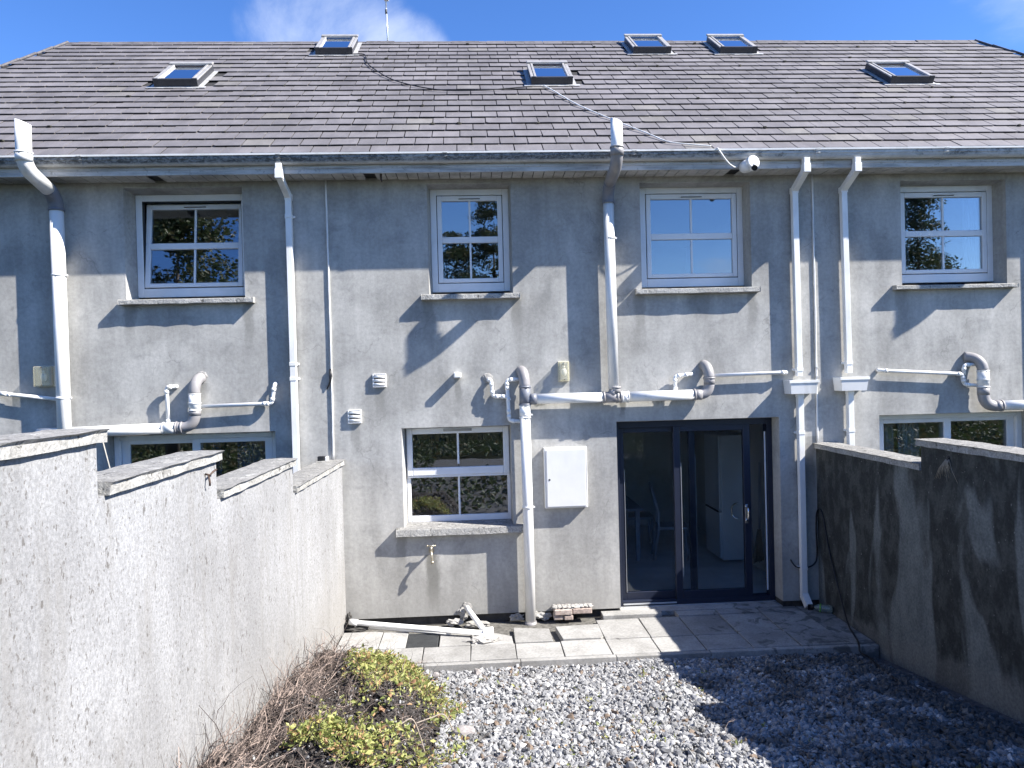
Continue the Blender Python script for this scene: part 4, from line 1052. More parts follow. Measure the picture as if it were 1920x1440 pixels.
# ------------------------------------------------------------------ small fixtures on the walls
def wallcable(x, z0, label, dx=0.0):
    m = MB(); n = 30; P = []
    for i in range(n+1):
        t = i/n; P.append((x+dx*math.sin(t*3)+rnd.uniform(-0.0015, 0.0015), -0.009, 4.855+(z0-4.855)*t))
    m.tube(P, 0.0105, 8)
    o = m.build('joint_cover_strip', 'cable'); return tag(o, label, 'cover strip')
c1 = wallcable(-1.548, 1.81, 'thin white vertical strip on the wall right of the left downpipe', 0.004)
m = MB(); m.tube([(-1.552, -0.02, 2.80), (-1.549, -0.026, 2.72), (-1.556, -0.022, 2.66), (-1.585, -0.016, 2.60), (-1.60, -0.012, 2.575)], [0.012, 0.017, 0.012, 0.008, 0.004], 8)
tag(m.build('torn_tape', 'black'), 'black torn tape hanging on the thin white strip', 'tape')
c2 = wallcable(3.886, 1.825, 'thin white vertical strip between the two downpipes with hoppers', 0.003)
m = MB(); m.box(3.878, 3.906, -0.028, -0.004, 2.668, 2.684); m.box(3.876, 3.908, -0.028, -0.004, 2.562, 2.58)
m.build('strip_clip', 'lead', c2)
def bulkhead(x, z, w, h, label):
    t = thing('wall_light', (x, 0, z-h/2), label, 'wall light')
    m = MB(); m.box(x-w/2, x+w/2, -0.028, -0.001, z-h/2, z+h/2); m.build('back_plate', 'cream', t, bevel=0.006)
    m = MB(); m.box(x-w/2+0.018, x+w/2-0.018, -0.034, -0.029, z-h/2+0.02, z+h/2-0.02); m.build('reflector', 'lead', t, bevel=0.003)
    bb = MB(); bb.tube([(x, -0.062, z+h*0.30), (x, -0.062, z+h*0.14)], 0.016, 12); bb.ball((x, -0.062, z-h*0.05), 0.033, 14, 10, (1, 0.9, 1.5)); bb.build('bulb', 'whiteplastic', t)
    m = MB(); m.tube([(x, -0.060, z+h*0.44), (x, -0.060, z+h*0.28)], 0.020, 12); m.build('lamp_holder', 'lead', t)
    l = MB(); l.box(x-w/2+0.004, x+w/2-0.004, -0.100, -0.030, z-h/2+0.004, z+h/2-0.004); l.build('lens', 'lens', t, bevel=0.012, seg=3)
    m = MB()
    for sx, sz in ((0, 1), (0, -1)): m.tube([(x+sx, -0.106, z+sz*(h/2-0.02)), (x+sx, -0.099, z+sz*(h/2-0.02))], 0.006, 8)
    m.build('screw', 'rust', t)
    return t
bulkhead(1.006, 2.708, 0.125, 0.225, 'small oblong clear wall light above the meter box')
bulkhead(-4.567, 2.795, 0.190, 0.225, 'wide oblong wall light in shade beside the far left soil pipe')
def airvent(x, z, label):
    t = thing('air_vent', (x, 0, z-0.075), label, 'air vent', 'white louvred air vents')
    m = MB(); ring(m, x-0.074, x+0.074, z-0.074, z+0.074, 0.013, 0.013, 0.011, 0.011, -0.030, -0.001); m.build('vent_frame', 'whiteplastic', t, bevel=0.003)
    m = MB(); m.box(x-0.06, x+0.06, -0.006, -0.002, z-0.062, z+0.062); m.build('vent_back', 'rust', t)
    for k in range(3):
        zc = z-0.042+k*0.042; m = MB()
        m.tube([(x-0.0605, -0.021, zc), (x+0.0605, -0.021, zc)], 0.0165, 12); m.build('louvre', 'whiteplastic', t)
    return t
airvent(-1.024, 2.658, 'higher and right hand of the two white louvred vents')
airvent(-1.303, 2.270, 'lower and left hand of the two white louvred vents')
m = MB(); m.box(-0.207, -0.128, -0.118, -0.001, 2.665, 2.727); tag(m.build('overflow_outlet', 'whiteplastic', bevel=0.010), 'small white square outlet stub between the louvred vents and the soil pipe', 'outlet')
t = thing('meter_box', (1.0, 0, 1.18), 'white electricity meter box on the wall left of the patio door', 'meter box')
m = MB(); m.box(0.762, 1.238, -0.075, -0.001, 1.195, 1.868); m.build('case', 'meter', t, bevel=0.006)
m = MB(); m.box(0.784, 1.222, -0.092, -0.0755, 1.212, 1.845); m.build('door', 'meter', t, bevel=0.006)
m = MB(); m.tube([(0.815, -0.095, 1.515), (0.815, -0.0915, 1.515)], 0.011, 12); m.build('lock', 'iron', t)
m = MB(); m.box(1.2235, 1.2305, -0.088, -0.076, 1.24, 1.82); m.build('hinge', 'lead', t)
t = thing('garden_tap', (-0.505, 0, 0.64), 'brass garden tap on the wall beneath the kitchen window sill', 'tap')
m = MB(); m.tube([(-0.505, 0.0, 0.765), (-0.505, -0.075, 0.765)], 0.013, 12); m.tube([(-0.505, -0.004, 0.765), (-0.505, 0.0, 0.765)], 0.032, 16); m.build('inlet', 'brass', t)
m = MB(); m.tube(arc((-0.505, -0.07, 0.77), (-0.503, -0.13, 0.765), (-0.495, -0.118, 0.655), 9), 0.014, 12); m.tube([(-0.496, -0.120, 0.675), (-0.494, -0.117, 0.648)], 0.018, 12); m.build('spout', 'brass', t)
m = MB(); m.tube([(-0.505, -0.078, 0.765), (-0.505, -0.078, 0.825)], [0.016, 0.010], 12); m.build('valve_body', 'brass', t)
m = MB(); m.tube([(-0.548, -0.078, 0.832), (-0.462, -0.078, 0.832)], 0.008, 10); m.ball((-0.548, -0.078, 0.832), 0.011, 8, 6); m.ball((-0.462, -0.078, 0.832), 0.011, 8, 6); m.build('handle', 'brass', t)
t = thing('security_camera', (3.04, -0.40, 4.80), 'white dome security camera fixed under the gutter', 'camera')
m = MB(); m.tube([(2.985, -0.312, 4.862), (3.00, -0.36, 4.862), (3.03, -0.43, 4.868)], [0.062, 0.070, 0.060], 20); m.build('housing', 'whiteplastic', t)
m = MB(); m.tube([(3.03, -0.40, 4.875), (3.045, -0.46, 4.885)], 0.072, 20); m.build('hood', 'whiteplastic', t, bevel=0.01)
m = MB(); m.ball((3.042, -0.425, 4.845), 0.052); m.build('eyeball', 'whiteplastic', t)
m = MB(); m.tube([(3.042, -0.462, 4.822), (3.042, -0.485, 4.808)], 0.030, 16); m.build('lens', 'black', t)
m = MB(); P = [(2.66, -0.425, 5.045), (2.70, -0.424, 4.99), (2.745, -0.42, 4.925), (2.80, -0.40, 4.875), (2.86, -0.36, 4.856), (2.92, -0.32, 4.86)]
m.tube([Vector(p) for p in P], 0.0085, 8); tag(m.build('camera_cable', 'cable'), 'white cable drooping from the gutter to the security camera', 'cable')
def roofline(pts, r, mat, name, label, dn=0.034):
    P = []
    for i in range(len(pts)-1):
        for k in range(8):
            t = k/8; p0 = pts[max(i-1, 0)]; p1 = pts[i]; p2 = pts[i+1]; p3 = pts[min(i+2, len(pts)-1)]
            q = [0.5*(2*p1[j]+(p2[j]-p0[j])*t+(2*p0[j]-5*p1[j]+4*p2[j]-p3[j])*t*t+(3*p1[j]-p0[j]-3*p2[j]+p3[j])*t**3) for j in (0, 1)]
            P.append(RP(q[0], (q[1]-EY)/CR, dn+r))
    P.append(RP(pts[-1][0], (pts[-1][1]-EY)/CR, dn+r))
    m = MB(); m.tube(P, r, 8); return tag(m.build(name, mat), label, 'cable')
roofline([(-1.66, 3.06), (-1.49, 3.03), (-1.42, 2.70), (-1.29, 2.38), (-0.93, 1.84), (-0.36, 1.48), (0.19, 1.45), (0.62, 1.53), (0.90, 1.60)], 0.0075, 'hose', 'roof_cable', 'thin black cable sagging across the slates between two roof windows')
roofline([(1.04, 1.62), (1.15, 1.40), (1.37, 0.93), (1.70, 0.44), (2.02, 0.02), (2.18, -0.20), (2.40, -0.28), (2.62, -0.33)], 0.0075, 'cable', 'roof_cable', 'white cable trailing down the slates from the middle roof window to the gutter')
t = thing('aerial_mast', (-1.22, 3.83, 8.0), 'slim white aerial mast standing on the roof ridge', 'aerial')
m = MB(); m.tube([(-1.22, 3.83, 7.9), (-1.232, 3.83, 8.62)], 0.013, 10); m.tube([(-1.232, 3.83, 8.55), (-1.24, 3.83, 9.3)], 0.010, 10); m.build('mast', 'trim', t)
m = MB(); m.tube([(-1.234, 3.83, 8.53), (-1.235, 3.83, 8.60)], 0.018, 10); m.build('mast_clamp', 'iron', t)
m = MB(); m.box(-1.262, -1.188, 3.79, 3.86, 8.74, 9.02); m.build('aerial_box', 'whiteplastic', t, bevel=0.01)
m = MB(); m.tube([(-1.11, -0.24, 4.856), (-1.11, -0.245, 4.80), (-1.10, -0.25, 4.765)], [0.012, 0.011, 0.004], 8)
o = m.build('hanging_flex', 'rust'); o.location.x += 0.19; tag(o, 'short stub of flex hanging from the soffit left of the small window', 'flex')
t = thing('security_light', (-1.62, -0.09, 1.80), 'small black lamp with white bracket just above the pale garden wall at the house corner', 'lamp')
m = MB(); m.box(-1.70, -1.625, -0.12, -0.06, 1.79, 1.855); m.build('lamp_body', 'black', t, bevel=0.008)
m = MB(); m.box(-1.622, -1.600, -0.10, -0.001, 1.795, 1.845); m.build('bracket', 'whiteplastic', t, bevel=0.005)
t = thing('wall_hook', (-1.55, -3.85, 2.14), 'rusty bent iron hook in the pale garden wall', 'hook')
hx = wl_x(-3.85)
m = MB(); m.tube([(hx, -3.86, 2.155), (hx+0.03, -3.87, 2.150), (hx+0.035, -3.83, 2.165), (hx+0.035, -3.78, 2.170)], 0.006, 8); m.tube([(hx+0.02, -3.865, 2.15), (hx+0.032, -3.88, 2.11), (hx+0.028, -3.87, 2.09)], 0.006, 8); m.build('iron_bar', 'rust', t)
t = thing('wall_plant', (3.87, -2.35, 1.9), 'dry rootlets hanging from a hole in the damp garden wall', 'plant')
m = MB(); m.lump((3.868, -2.35, 1.905), 0.026, 3, (0.5, 1, 0.9), 2, 0.5); m.build('root_hole', 'black', t)
m = MB()
for i in range(22):
    a = rnd.uniform(-1, 1); L = rnd.uniform(0.06, 0.19)
    m.tube([(3.862, -2.35+a*0.02, 1.90), (3.845, -2.35+a*L*0.5, 1.90-L*0.45), (3.852, -2.35+a*L*0.9, 1.90-L)], [0.003, 0.002, 0.001], 4)
m.build('rootlets', 'straw', t)
# ------------------------------------------------------------------ things on the patio
t = thing('drain_cover', (-0.58, -0.57, -0.02), 'dark ribbed drain cover let into the slabs', 'drain cover')
m = MB(); m.box(-0.742, -0.424, -0.800, -0.375, -0.05, -0.024); m.build('cover_plate', 'iron', t)
m = MB()
for i in range(15): m.box(-0.735, -0.431, -0.79+i*0.0275, -0.79+i*0.0275+0.013, -0.024, -0.018)
m.build('ribs', 'iron', t)
t = thing('waste_drain', (-0.7, -0.4, 0.0), 'white pipe lying along the slabs at the foot of the wall with a short branch', 'pipe')
pipe(t, [(-1.40, -0.135, 0.055), (-1.30, -0.165, 0.048), (0.06, -0.600, 0.025)], 0.0275, name='long_pipe')
pipe(t, [(-1.18, -0.185, 0.002), (-0.30, -0.47, 0.0)], 0.021, name='lower_pipe')
pipe(t, [(-0.135, -0.03, 0.125), (-0.105, -0.09, 0.10), (0.045, -0.53, 0.035)], 0.029, name='branch_pipe')
m = MB(); m.tube([(-1.40, -0.135, 0.055), (-1.31, -0.163, 0.048)], 0.034, 18); m.build('socket', 'pvc', t)
m = MB(); m.box(0.03, 0.145, -0.62, -0.50, -0.02, 0.062); m.build('gully_box', 'pvc', t, bevel=0.008)
def lumps(name, label, specs, mat='mortar'):
    m = MB()
    for i, (c, r, s) in enumerate(specs): m.lump(c, r, i*7+len(specs), s, 3, 0.6)
    return tag(m.build(name, mat), label, 'mortar')
lumps('mortar_heap', 'rough lump of white mortar under the pipe junction', [((0.04, -0.68, -0.012), 0.13, (1.15, 0.5, 0.28)), ((-0.03, -0.70, -0.015), 0.06, (1, 0.8, 0.5))])
lumps('mortar_heap', 'crumbled mortar around the pipe hole at the foot of the wall', [((-0.17, -0.01, 0.06), 0.060, (0.9, 0.4, 1.1)), ((-0.27, -0.09, -0.01), 0.065, (1.3, 0.7, 0.5)), ((-0.13, -0.006, 0.125), 0.055, (0.9, 0.25, 0.8)), ((-0.02, -0.14, -0.03), 0.09, (1.3, 0.8, 0.3))])
lumps('mortar_heap', 'broken mortar behind the foot of the soil pipe', [((0.42, -0.06, 0.0), 0.06, (1.2, 0.6, 0.6)), ((0.70, -0.05, 0.0), 0.075, (1.3, 0.6, 0.5)), ((0.62, -0.03, 0.03), 0.04, (1, 0.5, 0.6))])
lumps('mortar_heap', 'dark rubble at the corner of the pale garden wall', [((-1.40, -0.10, 0.0), 0.06, (1, 0.8, 0.7)), ((-1.30, -0.20, -0.01), 0.07, (1.4, 0.6, 0.3)), ((-1.42, -0.04, 0.08), 0.04, (0.7, 0.6, 1.1))], 'plinth')
t = thing('brick_footing', (1.03, -0.1, -0.02), 'exposed old bricks in mortar at the foot of the wall below the meter box', 'bricks')
for k, (a, b_, z0, z1) in enumerate(((0.825, 1.020, 0.035, 0.095), (1.028, 1.240, 0.040, 0.098), (0.820, 0.925, -0.02, 0.028), (0.932, 1.030, -0.022, 0.028))):
    m = MB(); m.box(a, b_, -0.165+rnd.uniform(-0.012, 0.012), -0.01, z0, z1); m.build('brick', 'brick', t, bevel=0.008)
m = MB()
for i in range(9): m.lump((0.84+i*0.048, -0.085, 0.108), 0.05, 60+i, (0.8, 1.3, 0.32), 2, 0.5)
m.build('mortar_bed', 'mortar', t)
t = thing('plastic_bottle', (3.72, -0.30, 0.02), 'clear plastic bottle with green band lying at the foot of the downpipe', 'bottle')
A_, B_ = Vector((3.685, -0.235, 0.035)), Vector((3.862, -0.335, 0.028)); dv = (B_-A_)
m = MB(); m.tube([A_+dv*k for k in (0.0, 0.10, 0.28, 0.36, 0.62, 0.80, 0.95, 1.0)], [0.016, 0.017, 0.040, 0.043, 0.041, 0.044, 0.042, 0.025], 16); m.build('bottle_body', 'bottle', t)
m = MB(); m.tube([A_+dv*0.35, A_+dv*0.43], 0.0455, 16); m.build('bottle_band', 'greenlabel', t)
m = MB(); m.tube([A_-dv*0.10, A_+dv*0.08], 0.019, 12); m.build('bottle_neck', 'hose', t)
t = thing('black_cable', (3.7, -0.5, 0), 'black cable looping from the wall behind the downpipe over the slabs onto the gravel', 'cable')
def spline(P, n=7):
    out = []
    for i in range(len(P)-1):
        p0, p1, p2, p3 = (Vector(P[max(i-1, 0)]), Vector(P[i]), Vector(P[i+1]), Vector(P[min(i+2, len(P)-1)]))
        for k in range(n):
            t_ = k/n; out.append(0.5*((2*p1)+(p2-p0)*t_+(2*p0-5*p1+4*p2-p3)*t_*t_+(3*p1-p0-3*p2+p3)*t_**3))
    return out+[Vector(P[-1])]
m = MB(); m.tube(spline([(3.545, -0.005, 0.505), (3.56, -0.03, 0.47), (3.60, -0.05, 0.43), (3.70, -0.055, 0.42), (3.80, -0.05, 0.46), (3.845, -0.03, 0.56), (3.842, -0.025, 0.85), (3.845, -0.04, 1.03), (3.855, -0.09, 1.085), (3.86, -0.16, 1.0), (3.855, -0.30, 0.65), (3.84, -0.55, 0.25), (3.80, -0.78, 0.03), (3.755, -0.98, -0.008), (3.70, -1.16, -0.008), (3.66, -1.262, -0.012), (3.64, -1.33, -0.06), (3.60, -1.55, -0.02), (3.52, -1.9, 0.02), (3.47, -2.3, 0.05)]), 0.0085, 8); m.build('flex', 'hose', t)

# ------------------------------------------------------------------ behind the glass
t = thing('fridge', (3.56, 2.2, 0), 'tall white fridge freezer inside behind the patio door', 'fridge')
m = MB(); m.box(3.40, 3.77, 1.88, 2.50, 0.03, 1.77); m.build('cabinet', 'fridge', t, bevel=0.01)
m = MB(); m.box(3.365, 3.398, 1.875, 2.50, 0.06, 0.70); m.build('freezer_door', 'fridge', t, bevel=0.012)
m = MB(); m.box(3.365, 3.398, 1.875, 2.50, 0.72, 1.765); m.build('fridge_door', 'fridge', t, bevel=0.012)
m = MB(); m.box(3.352, 3.366, 1.90, 2.45, 0.70, 0.72); m.build('handle', 'iron', t)
def chair(x, y, rz, label):
    c = thing('dining_chair', (x, y, 0), label, 'chair', 'dining chairs inside the patio door')
    R = Matrix.Rotation(rz, 3, 'Z'); T = lambda a, b_, z: Vector((x, y, 0))+R @ Vector((a, b_, z))
    ax, ay, az = R @ Vector((1, 0, 0)), R @ Vector((0, 1, 0)), Vector((0, 0, 1))
    m = MB(); m.obox(T(0, 0, 0.455), ax, ay, az, 0.21, 0.21, 0.018); m.build('seat', 'wood', c, bevel=0.008)
    for sx in (-1, 1):
        m = MB(); m.tube([T(sx*0.18, 0.18, 0.44), T(sx*0.19, 0.20, 0.0)], 0.018, 8); m.build('leg', 'wood', c)
        m = MB(); m.tube([T(sx*0.185, -0.27, 0.0), T(sx*0.185, -0.19, 0.45), T(sx*0.18, -0.20, 0.70), T(sx*0.175, -0.29, 1.06)], 0.020, 8); m.build('back_post', 'wood', c)
    for z, yy in ((0.70, -0.20), (0.86, -0.235), (1.02, -0.28)):
        m = MB(); m.obox(T(0, yy, z), ax, ay, az, 0.165, 0.009, 0.035); m.build('back_slat', 'wood', c, bevel=0.004)
    return c
chair(2.80, 2.30, math.radians(-100), 'pale dining chair nearest the dark sliding door, seen through the glass')
chair(2.50, 3.10, math.radians(-95), 'pale dining chair further back in the dim room')
t = thing('dining_table', (3.2-1.1, 2.9, 0), 'dim dining table inside the room beside the chairs', 'table')
m = MB(); m.box(1.55, 2.35, 2.1, 3.5, 0.72, 0.755); m.build('tabletop', 'wood', t, bevel=0.006)
for a, b_ in ((1.62, 2.18), (2.28, 2.18), (1.62, 3.42), (2.28, 3.42)):
    m = MB(); m.box(a-0.03, a+0.03, b_-0.03, b_+0.03, 0, 0.72); m.build('leg', 'wood', t)
t = thing('broom', (3.60, 1.0, 0), 'broom leaning inside the open gap of the patio door', 'broom')
m = MB(); m.tube([(3.66, 1.2, 0.35), (3.74, 1.35, 1.45)], 0.013, 8); m.build('handle', 'wood', t)
m = MB()
for i in range(40):
    a = rnd.uniform(-1, 1); m.tube([(3.655+a*0.02, 1.19, 0.60), (3.60+a*0.055, 1.10+rnd.uniform(-0.04, 0.04), 0.22+rnd.uniform(-0.03, 0.03))], 0.007, 5)
m.build('bristles', 'straw', t)
m = MB(); m.tube([(3.735, 1.70, 0.03), (3.72, 1.72, 0.95)], 0.012, 8); m.tube([(3.76, 1.66, 0.03), (3.73, 1.70, 0.90)], 0.010, 8); tag(m.build('mop_sticks', 'wood'), 'two thin sticks propped beside the fridge', 'sticks')
def curtain(x0, x1, y, z0, z1, mat, label, folds=9):
    m = MB(); n = 60; vs = []
    for i in range(n+1):
        x = x0+(x1-x0)*i/n; yy = y+0.028*math.sin(i/n*folds*2*math.pi)+0.01*math.sin(i*0.9)
        vs += [(x, yy, z0), (x, yy, z1)]
    m.add(vs, [(2*i, 2*i+2, 2*i+3, 2*i+1) for i in range(n)], True)
    return tag(m.build('curtain', mat), label, 'curtain')
curtain(4.70, 5.02, 0.42, 0.05, 2.10, 'curtain', 'white net curtain drawn to the left inside the right neighbour door', 4)
curtain(5.10, 5.36, 0.46, 0.05, 2.10, 'curtain', 'white net curtain hanging in the middle of the right neighbour door', 3)
curtain(-2.74, -2.20, 0.50, 0.05, 2.10, 'bluecloth', 'blue curtain inside the left neighbour patio door', 5)
curtain(-3.02, -2.90, 0.45, 0.05, 2.10, 'bluecloth', 'narrow gathered blue curtain inside the left neighbour patio door', 2)
for x0, x1, lab in ((5.02, 5.24, 'pale curtain at the left of the far right upper window'), (5.93, 6.10, 'pale curtain at the right of the far right upper window')):
    curtain(x0, x1, 0.40, 3.2, 4.80, 'curtain', lab, 3)

# ------------------------------------------------------------------ gravel
def fast_mesh(name, V, F, mat, kind, label=None, smooth=False, parent=None, nv=3, cat=None):
    me = bpy.data.meshes.new(name); me.vertices.add(len(V)); me.vertices.foreach_set('co', V.astype(np.float32).ravel())
    me.loops.add(F.size); me.loops.foreach_set('vertex_index', F.astype(np.int32).ravel())
    me.polygons.add(len(F)); me.polygons.foreach_set('loop_start', np.arange(0, F.size, F.shape[1], dtype=np.int32))
    me.polygons.foreach_set('use_smooth', np.full(len(F), smooth))
    me.materials.append(M[mat]); me.update(calc_edges=True); me.validate()
    o = bpy.data.objects.new(name, me); COL.objects.link(o)
    if parent is not None: o.parent = parent; o.location = -WO[parent.name]
    WO[o.name] = Vector((0, 0, 0))
    return tag(o, label, cat, kind=kind)
_ico = bmesh.new(); bmesh.ops.create_icosphere(_ico, subdivisions=1, radius=1.0); _ico.verts.index_update()
IV = np.array([v.co[:] for v in _ico.verts]); IF = np.array([[v.index for v in f.verts] for f in _ico.faces]); _ico.free()
def smooth01(t): t = np.clip(t, 0, 1); return t*t*(3-2*t)
def mound_z(x, y):
    x = np.asarray(x, float); y = np.asarray(y, float)
    xe = np.interp(y, [-4.2, -3.2, -2.5, -1.9, -1.5, -1.1], [-0.20, -0.24, -0.20, -0.30, -0.50, -0.80])
    a = smooth01((xe-x)/0.42); b = smooth01((-1.06-y)/0.42)
    wob = 0.035*np.sin(x*9+y*4)+0.03*np.sin(y*7-x*3)+0.02*np.sin(x*23)*np.sin(y*19)
    base = np.where(y > -1.26, -0.11, -0.115+0.128*(-1.26-y))
    return base-0.05+a*b*(0.31+wob), a*b
def stones(n, xr_, yr_, smin, smax, zf, seed, flat=0.6, reject=None):
    R = np.random.RandomState(seed)
    x = R.uniform(*xr_, n); y = R.uniform(*yr_, n)
    if reject is not None:
        k = ~reject(x, y); x, y = x[k], y[k]
    n = len(x)
    V = IV[None]*np.ones((n, 1, 1)); V = V*(1+R.uniform(-0.34, 0.34, (n, len(IV), 1)))
    s = smin+(smax-smin)*R.beta(1.6, 3.0, n)
    sc = np.stack([s*R.uniform(0.8, 1.35, n), s*R.uniform(0.6, 1.0, n), s*R.uniform(0.32, 0.32+flat*0.6, n)], 1)
    V = V*sc[:, None, :]
    q = R.normal(size=(n, 4)); q[:, 1:3] *= 0.32; q[:, 0] = np.cos(R.uniform(0, math.pi, n)); q[:, 3] = np.sin(R.uniform(0, math.pi, n))*1.0
    q /= np.linalg.norm(q, axis=1)[:, None]; w, a, b, c = q.T
    Rm = np.stack([np.stack([1-2*(b*b+c*c), 2*(a*b-c*w), 2*(a*c+b*w)], -1), np.stack([2*(a*b+c*w), 1-2*(a*a+c*c), 2*(b*c-a*w)], -1), np.stack([2*(a*c-b*w), 2*(b*c+a*w), 1-2*(a*a+b*b)], -1)], 1)
    V = np.einsum('nij,nkj->nki', Rm, V)
    z = zf(x, y)+s*0.25+R.uniform(-0.012, 0.018, n)
    V += np.stack([x, y, z], 1)[:, None, :]
    F = (IF[None]+(np.arange(n)*len(IV))[:, None, None])
    return V.reshape(-1, 3), F.reshape(-1, 3)
gz = lambda x, y: np.where(y > -1.26, -0.09, -0.092+0.122*(-1.26-y))+0.008*np.sin(x*5)+0.01*np.sin(y*6+x*2)-np.clip((x-3.55)/0.3, 0, 1)*0.09
rej = lambda x, y: (mound_z(x, y)[1] > 0.12) | ((x > 3.70) & (np.random.RandomState(3).rand(len(x)) < 0.55))
V, F = stones(36000, (-0.75, 3.86), (-4.05, -1.275), 0.009, 0.040, gz, 21, 0.65, rej)
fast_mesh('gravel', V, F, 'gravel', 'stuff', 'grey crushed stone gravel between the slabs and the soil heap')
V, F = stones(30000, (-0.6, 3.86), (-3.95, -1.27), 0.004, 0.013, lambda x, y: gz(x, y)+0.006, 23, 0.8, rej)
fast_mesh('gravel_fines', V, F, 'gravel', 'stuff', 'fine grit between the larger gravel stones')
V, F = stones(2000, (-1.4, -0.1), (-4.4, -1.1), 0.004, 0.017, lambda x, y: mound_z(x, y)[0]+0.006, 5, 0.5)
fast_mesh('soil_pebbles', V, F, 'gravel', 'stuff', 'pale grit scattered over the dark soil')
V, F = stones(7500, (-1.5, -0.1), (-4.5, -1.0), 0.006, 0.030, lambda x, y: mound_z(x, y)[0], 6, 0.9, lambda x, y: mound_z(x, y)[1] < 0.08)
fast_mesh('soil_clods', V, F, 'soil', 'stuff', 'crumbly dark clods of soil in the corner heap')
# soil heap in the corner
xs_ = np.arange(-1.66, 0.05, 0.03); ys_ = np.arange(-4.75, -0.86, 0.03)
X, Y_ = np.meshgrid(xs_, ys_); Z, _ = mound_z(X, Y_)
Z = Z+nrs.normal(0, 0.009, Z.shape)
nx = len(xs_); V = np.stack([X, Y_, Z], -1).reshape(-1, 3)
idx = np.arange(len(V)).reshape(X.shape); F = np.stack([idx[:-1, :-1], idx[:-1, 1:], idx[1:, 1:], idx[1:, :-1]], -1).reshape(-1, 4)
fast_mesh('soil_heap', V, F, 'soil', 'structure', smooth=True)

# ------------------------------------------------------------------ weeds, twigs, leaves
def leaves(centres, sizes, seed, up=0.5, ratio=0.45):
    R = np.random.RandomState(seed); n = len(centres)
    d = R.normal(size=(n, 3)); d[:, 2] = np.abs(d[:, 2])*up; d /= np.linalg.norm(d, axis=1)[:, None]
    t = R.normal(size=(n, 3)); t[:, 2] *= 0.4; u = np.cross(d, t); u /= np.linalg.norm(u, axis=1)[:, None]
    nrm = np.cross(d, u)
    s = sizes[:, None]
    c = centres
    p0 = c; p1 = c+d*s*0.5+u*s*ratio*0.5+nrm*s*0.08; p2 = c+d*s; p3 = c+d*s*0.5-u*s*ratio*0.5+nrm*s*0.08; pm = c+d*s*0.5
    V = np.stack([p0, p1, p2, p3, pm], 1).reshape(-1, 3)
    f = np.array([[0, 1, 4], [1, 2, 4], [0, 4, 3], [4, 2, 3]]); F = (f[None]+(np.arange(n)*5)[:, None, None]).reshape(-1, 3)
    return V, F
def patch(cx, cy, rx, ry, n, hgt, seed, dens=1.0):
    R = np.random.RandomState(seed)
    k = int(n*1.45/7); a = R.uniform(0, 2*math.pi, k); r = np.sqrt(R.rand(k))
    px = cx+rx*r*np.cos(a); py = cy+ry*r*np.sin(a)
    px = np.repeat(px, 7)+R.normal(0, 0.026, k*7); py = np.repeat(py, 7)+R.normal(0, 0.026, k*7)
    z = mound_z(px, py)[0]; z = np.maximum(z, gz(px, py)-0.02)+0.02+R.beta(1.4, 2.2, k*7)*hgt
    gap = np.sin(px*21+py*9)*np.sin(py*24-px*7)+0.5*np.sin(px*47)*np.sin(py*41); gk = gap > -0.22
    px, py, z = px[gk], py[gk], z[gk]
    px = np.clip(px, -1.46, 9)
    return np.stack([px, py, z], 1)
P = [patch(-0.80, -1.75, 0.34, 0.34, 1300, 0.10, 1), patch(-0.72, -2.20, 0.36, 0.34, 1600, 0.12, 2), patch(-0.46, -2.05, 0.20, 0.30, 650, 0.10, 3), patch(-0.30, -2.42, 0.16, 0.26, 420, 0.08, 4),
     patch(-0.98, -3.72, 0.18, 0.17, 620, 0.12, 5), patch(-0.72, -3.84, 0.20, 0.24, 900, 0.13, 6), patch(-0.40, -3.60, 0.18, 0.28, 420, 0.10, 7), patch(-0.62, -2.75, 0.30, 0.16, 260, 0.06, 8), patch(-0.20, -3.2, 0.08, 0.3, 160, 0.08, 9),
     patch(-0.70, -1.55, 0.28, 0.14, 300, 0.06, 10), patch(-0.80, -3.05, 0.34, 0.16, 130, 0.05, 14)]
C = np.concatenate(P)
V, F = leaves(C, 0.014+0.048*nrs.beta(1.3, 2.2, len(C)), 12, 0.7, 0.5)
fast_mesh('weeds', V, F, 'weed', 'stuff', 'yellow green weeds growing over the soil heap')
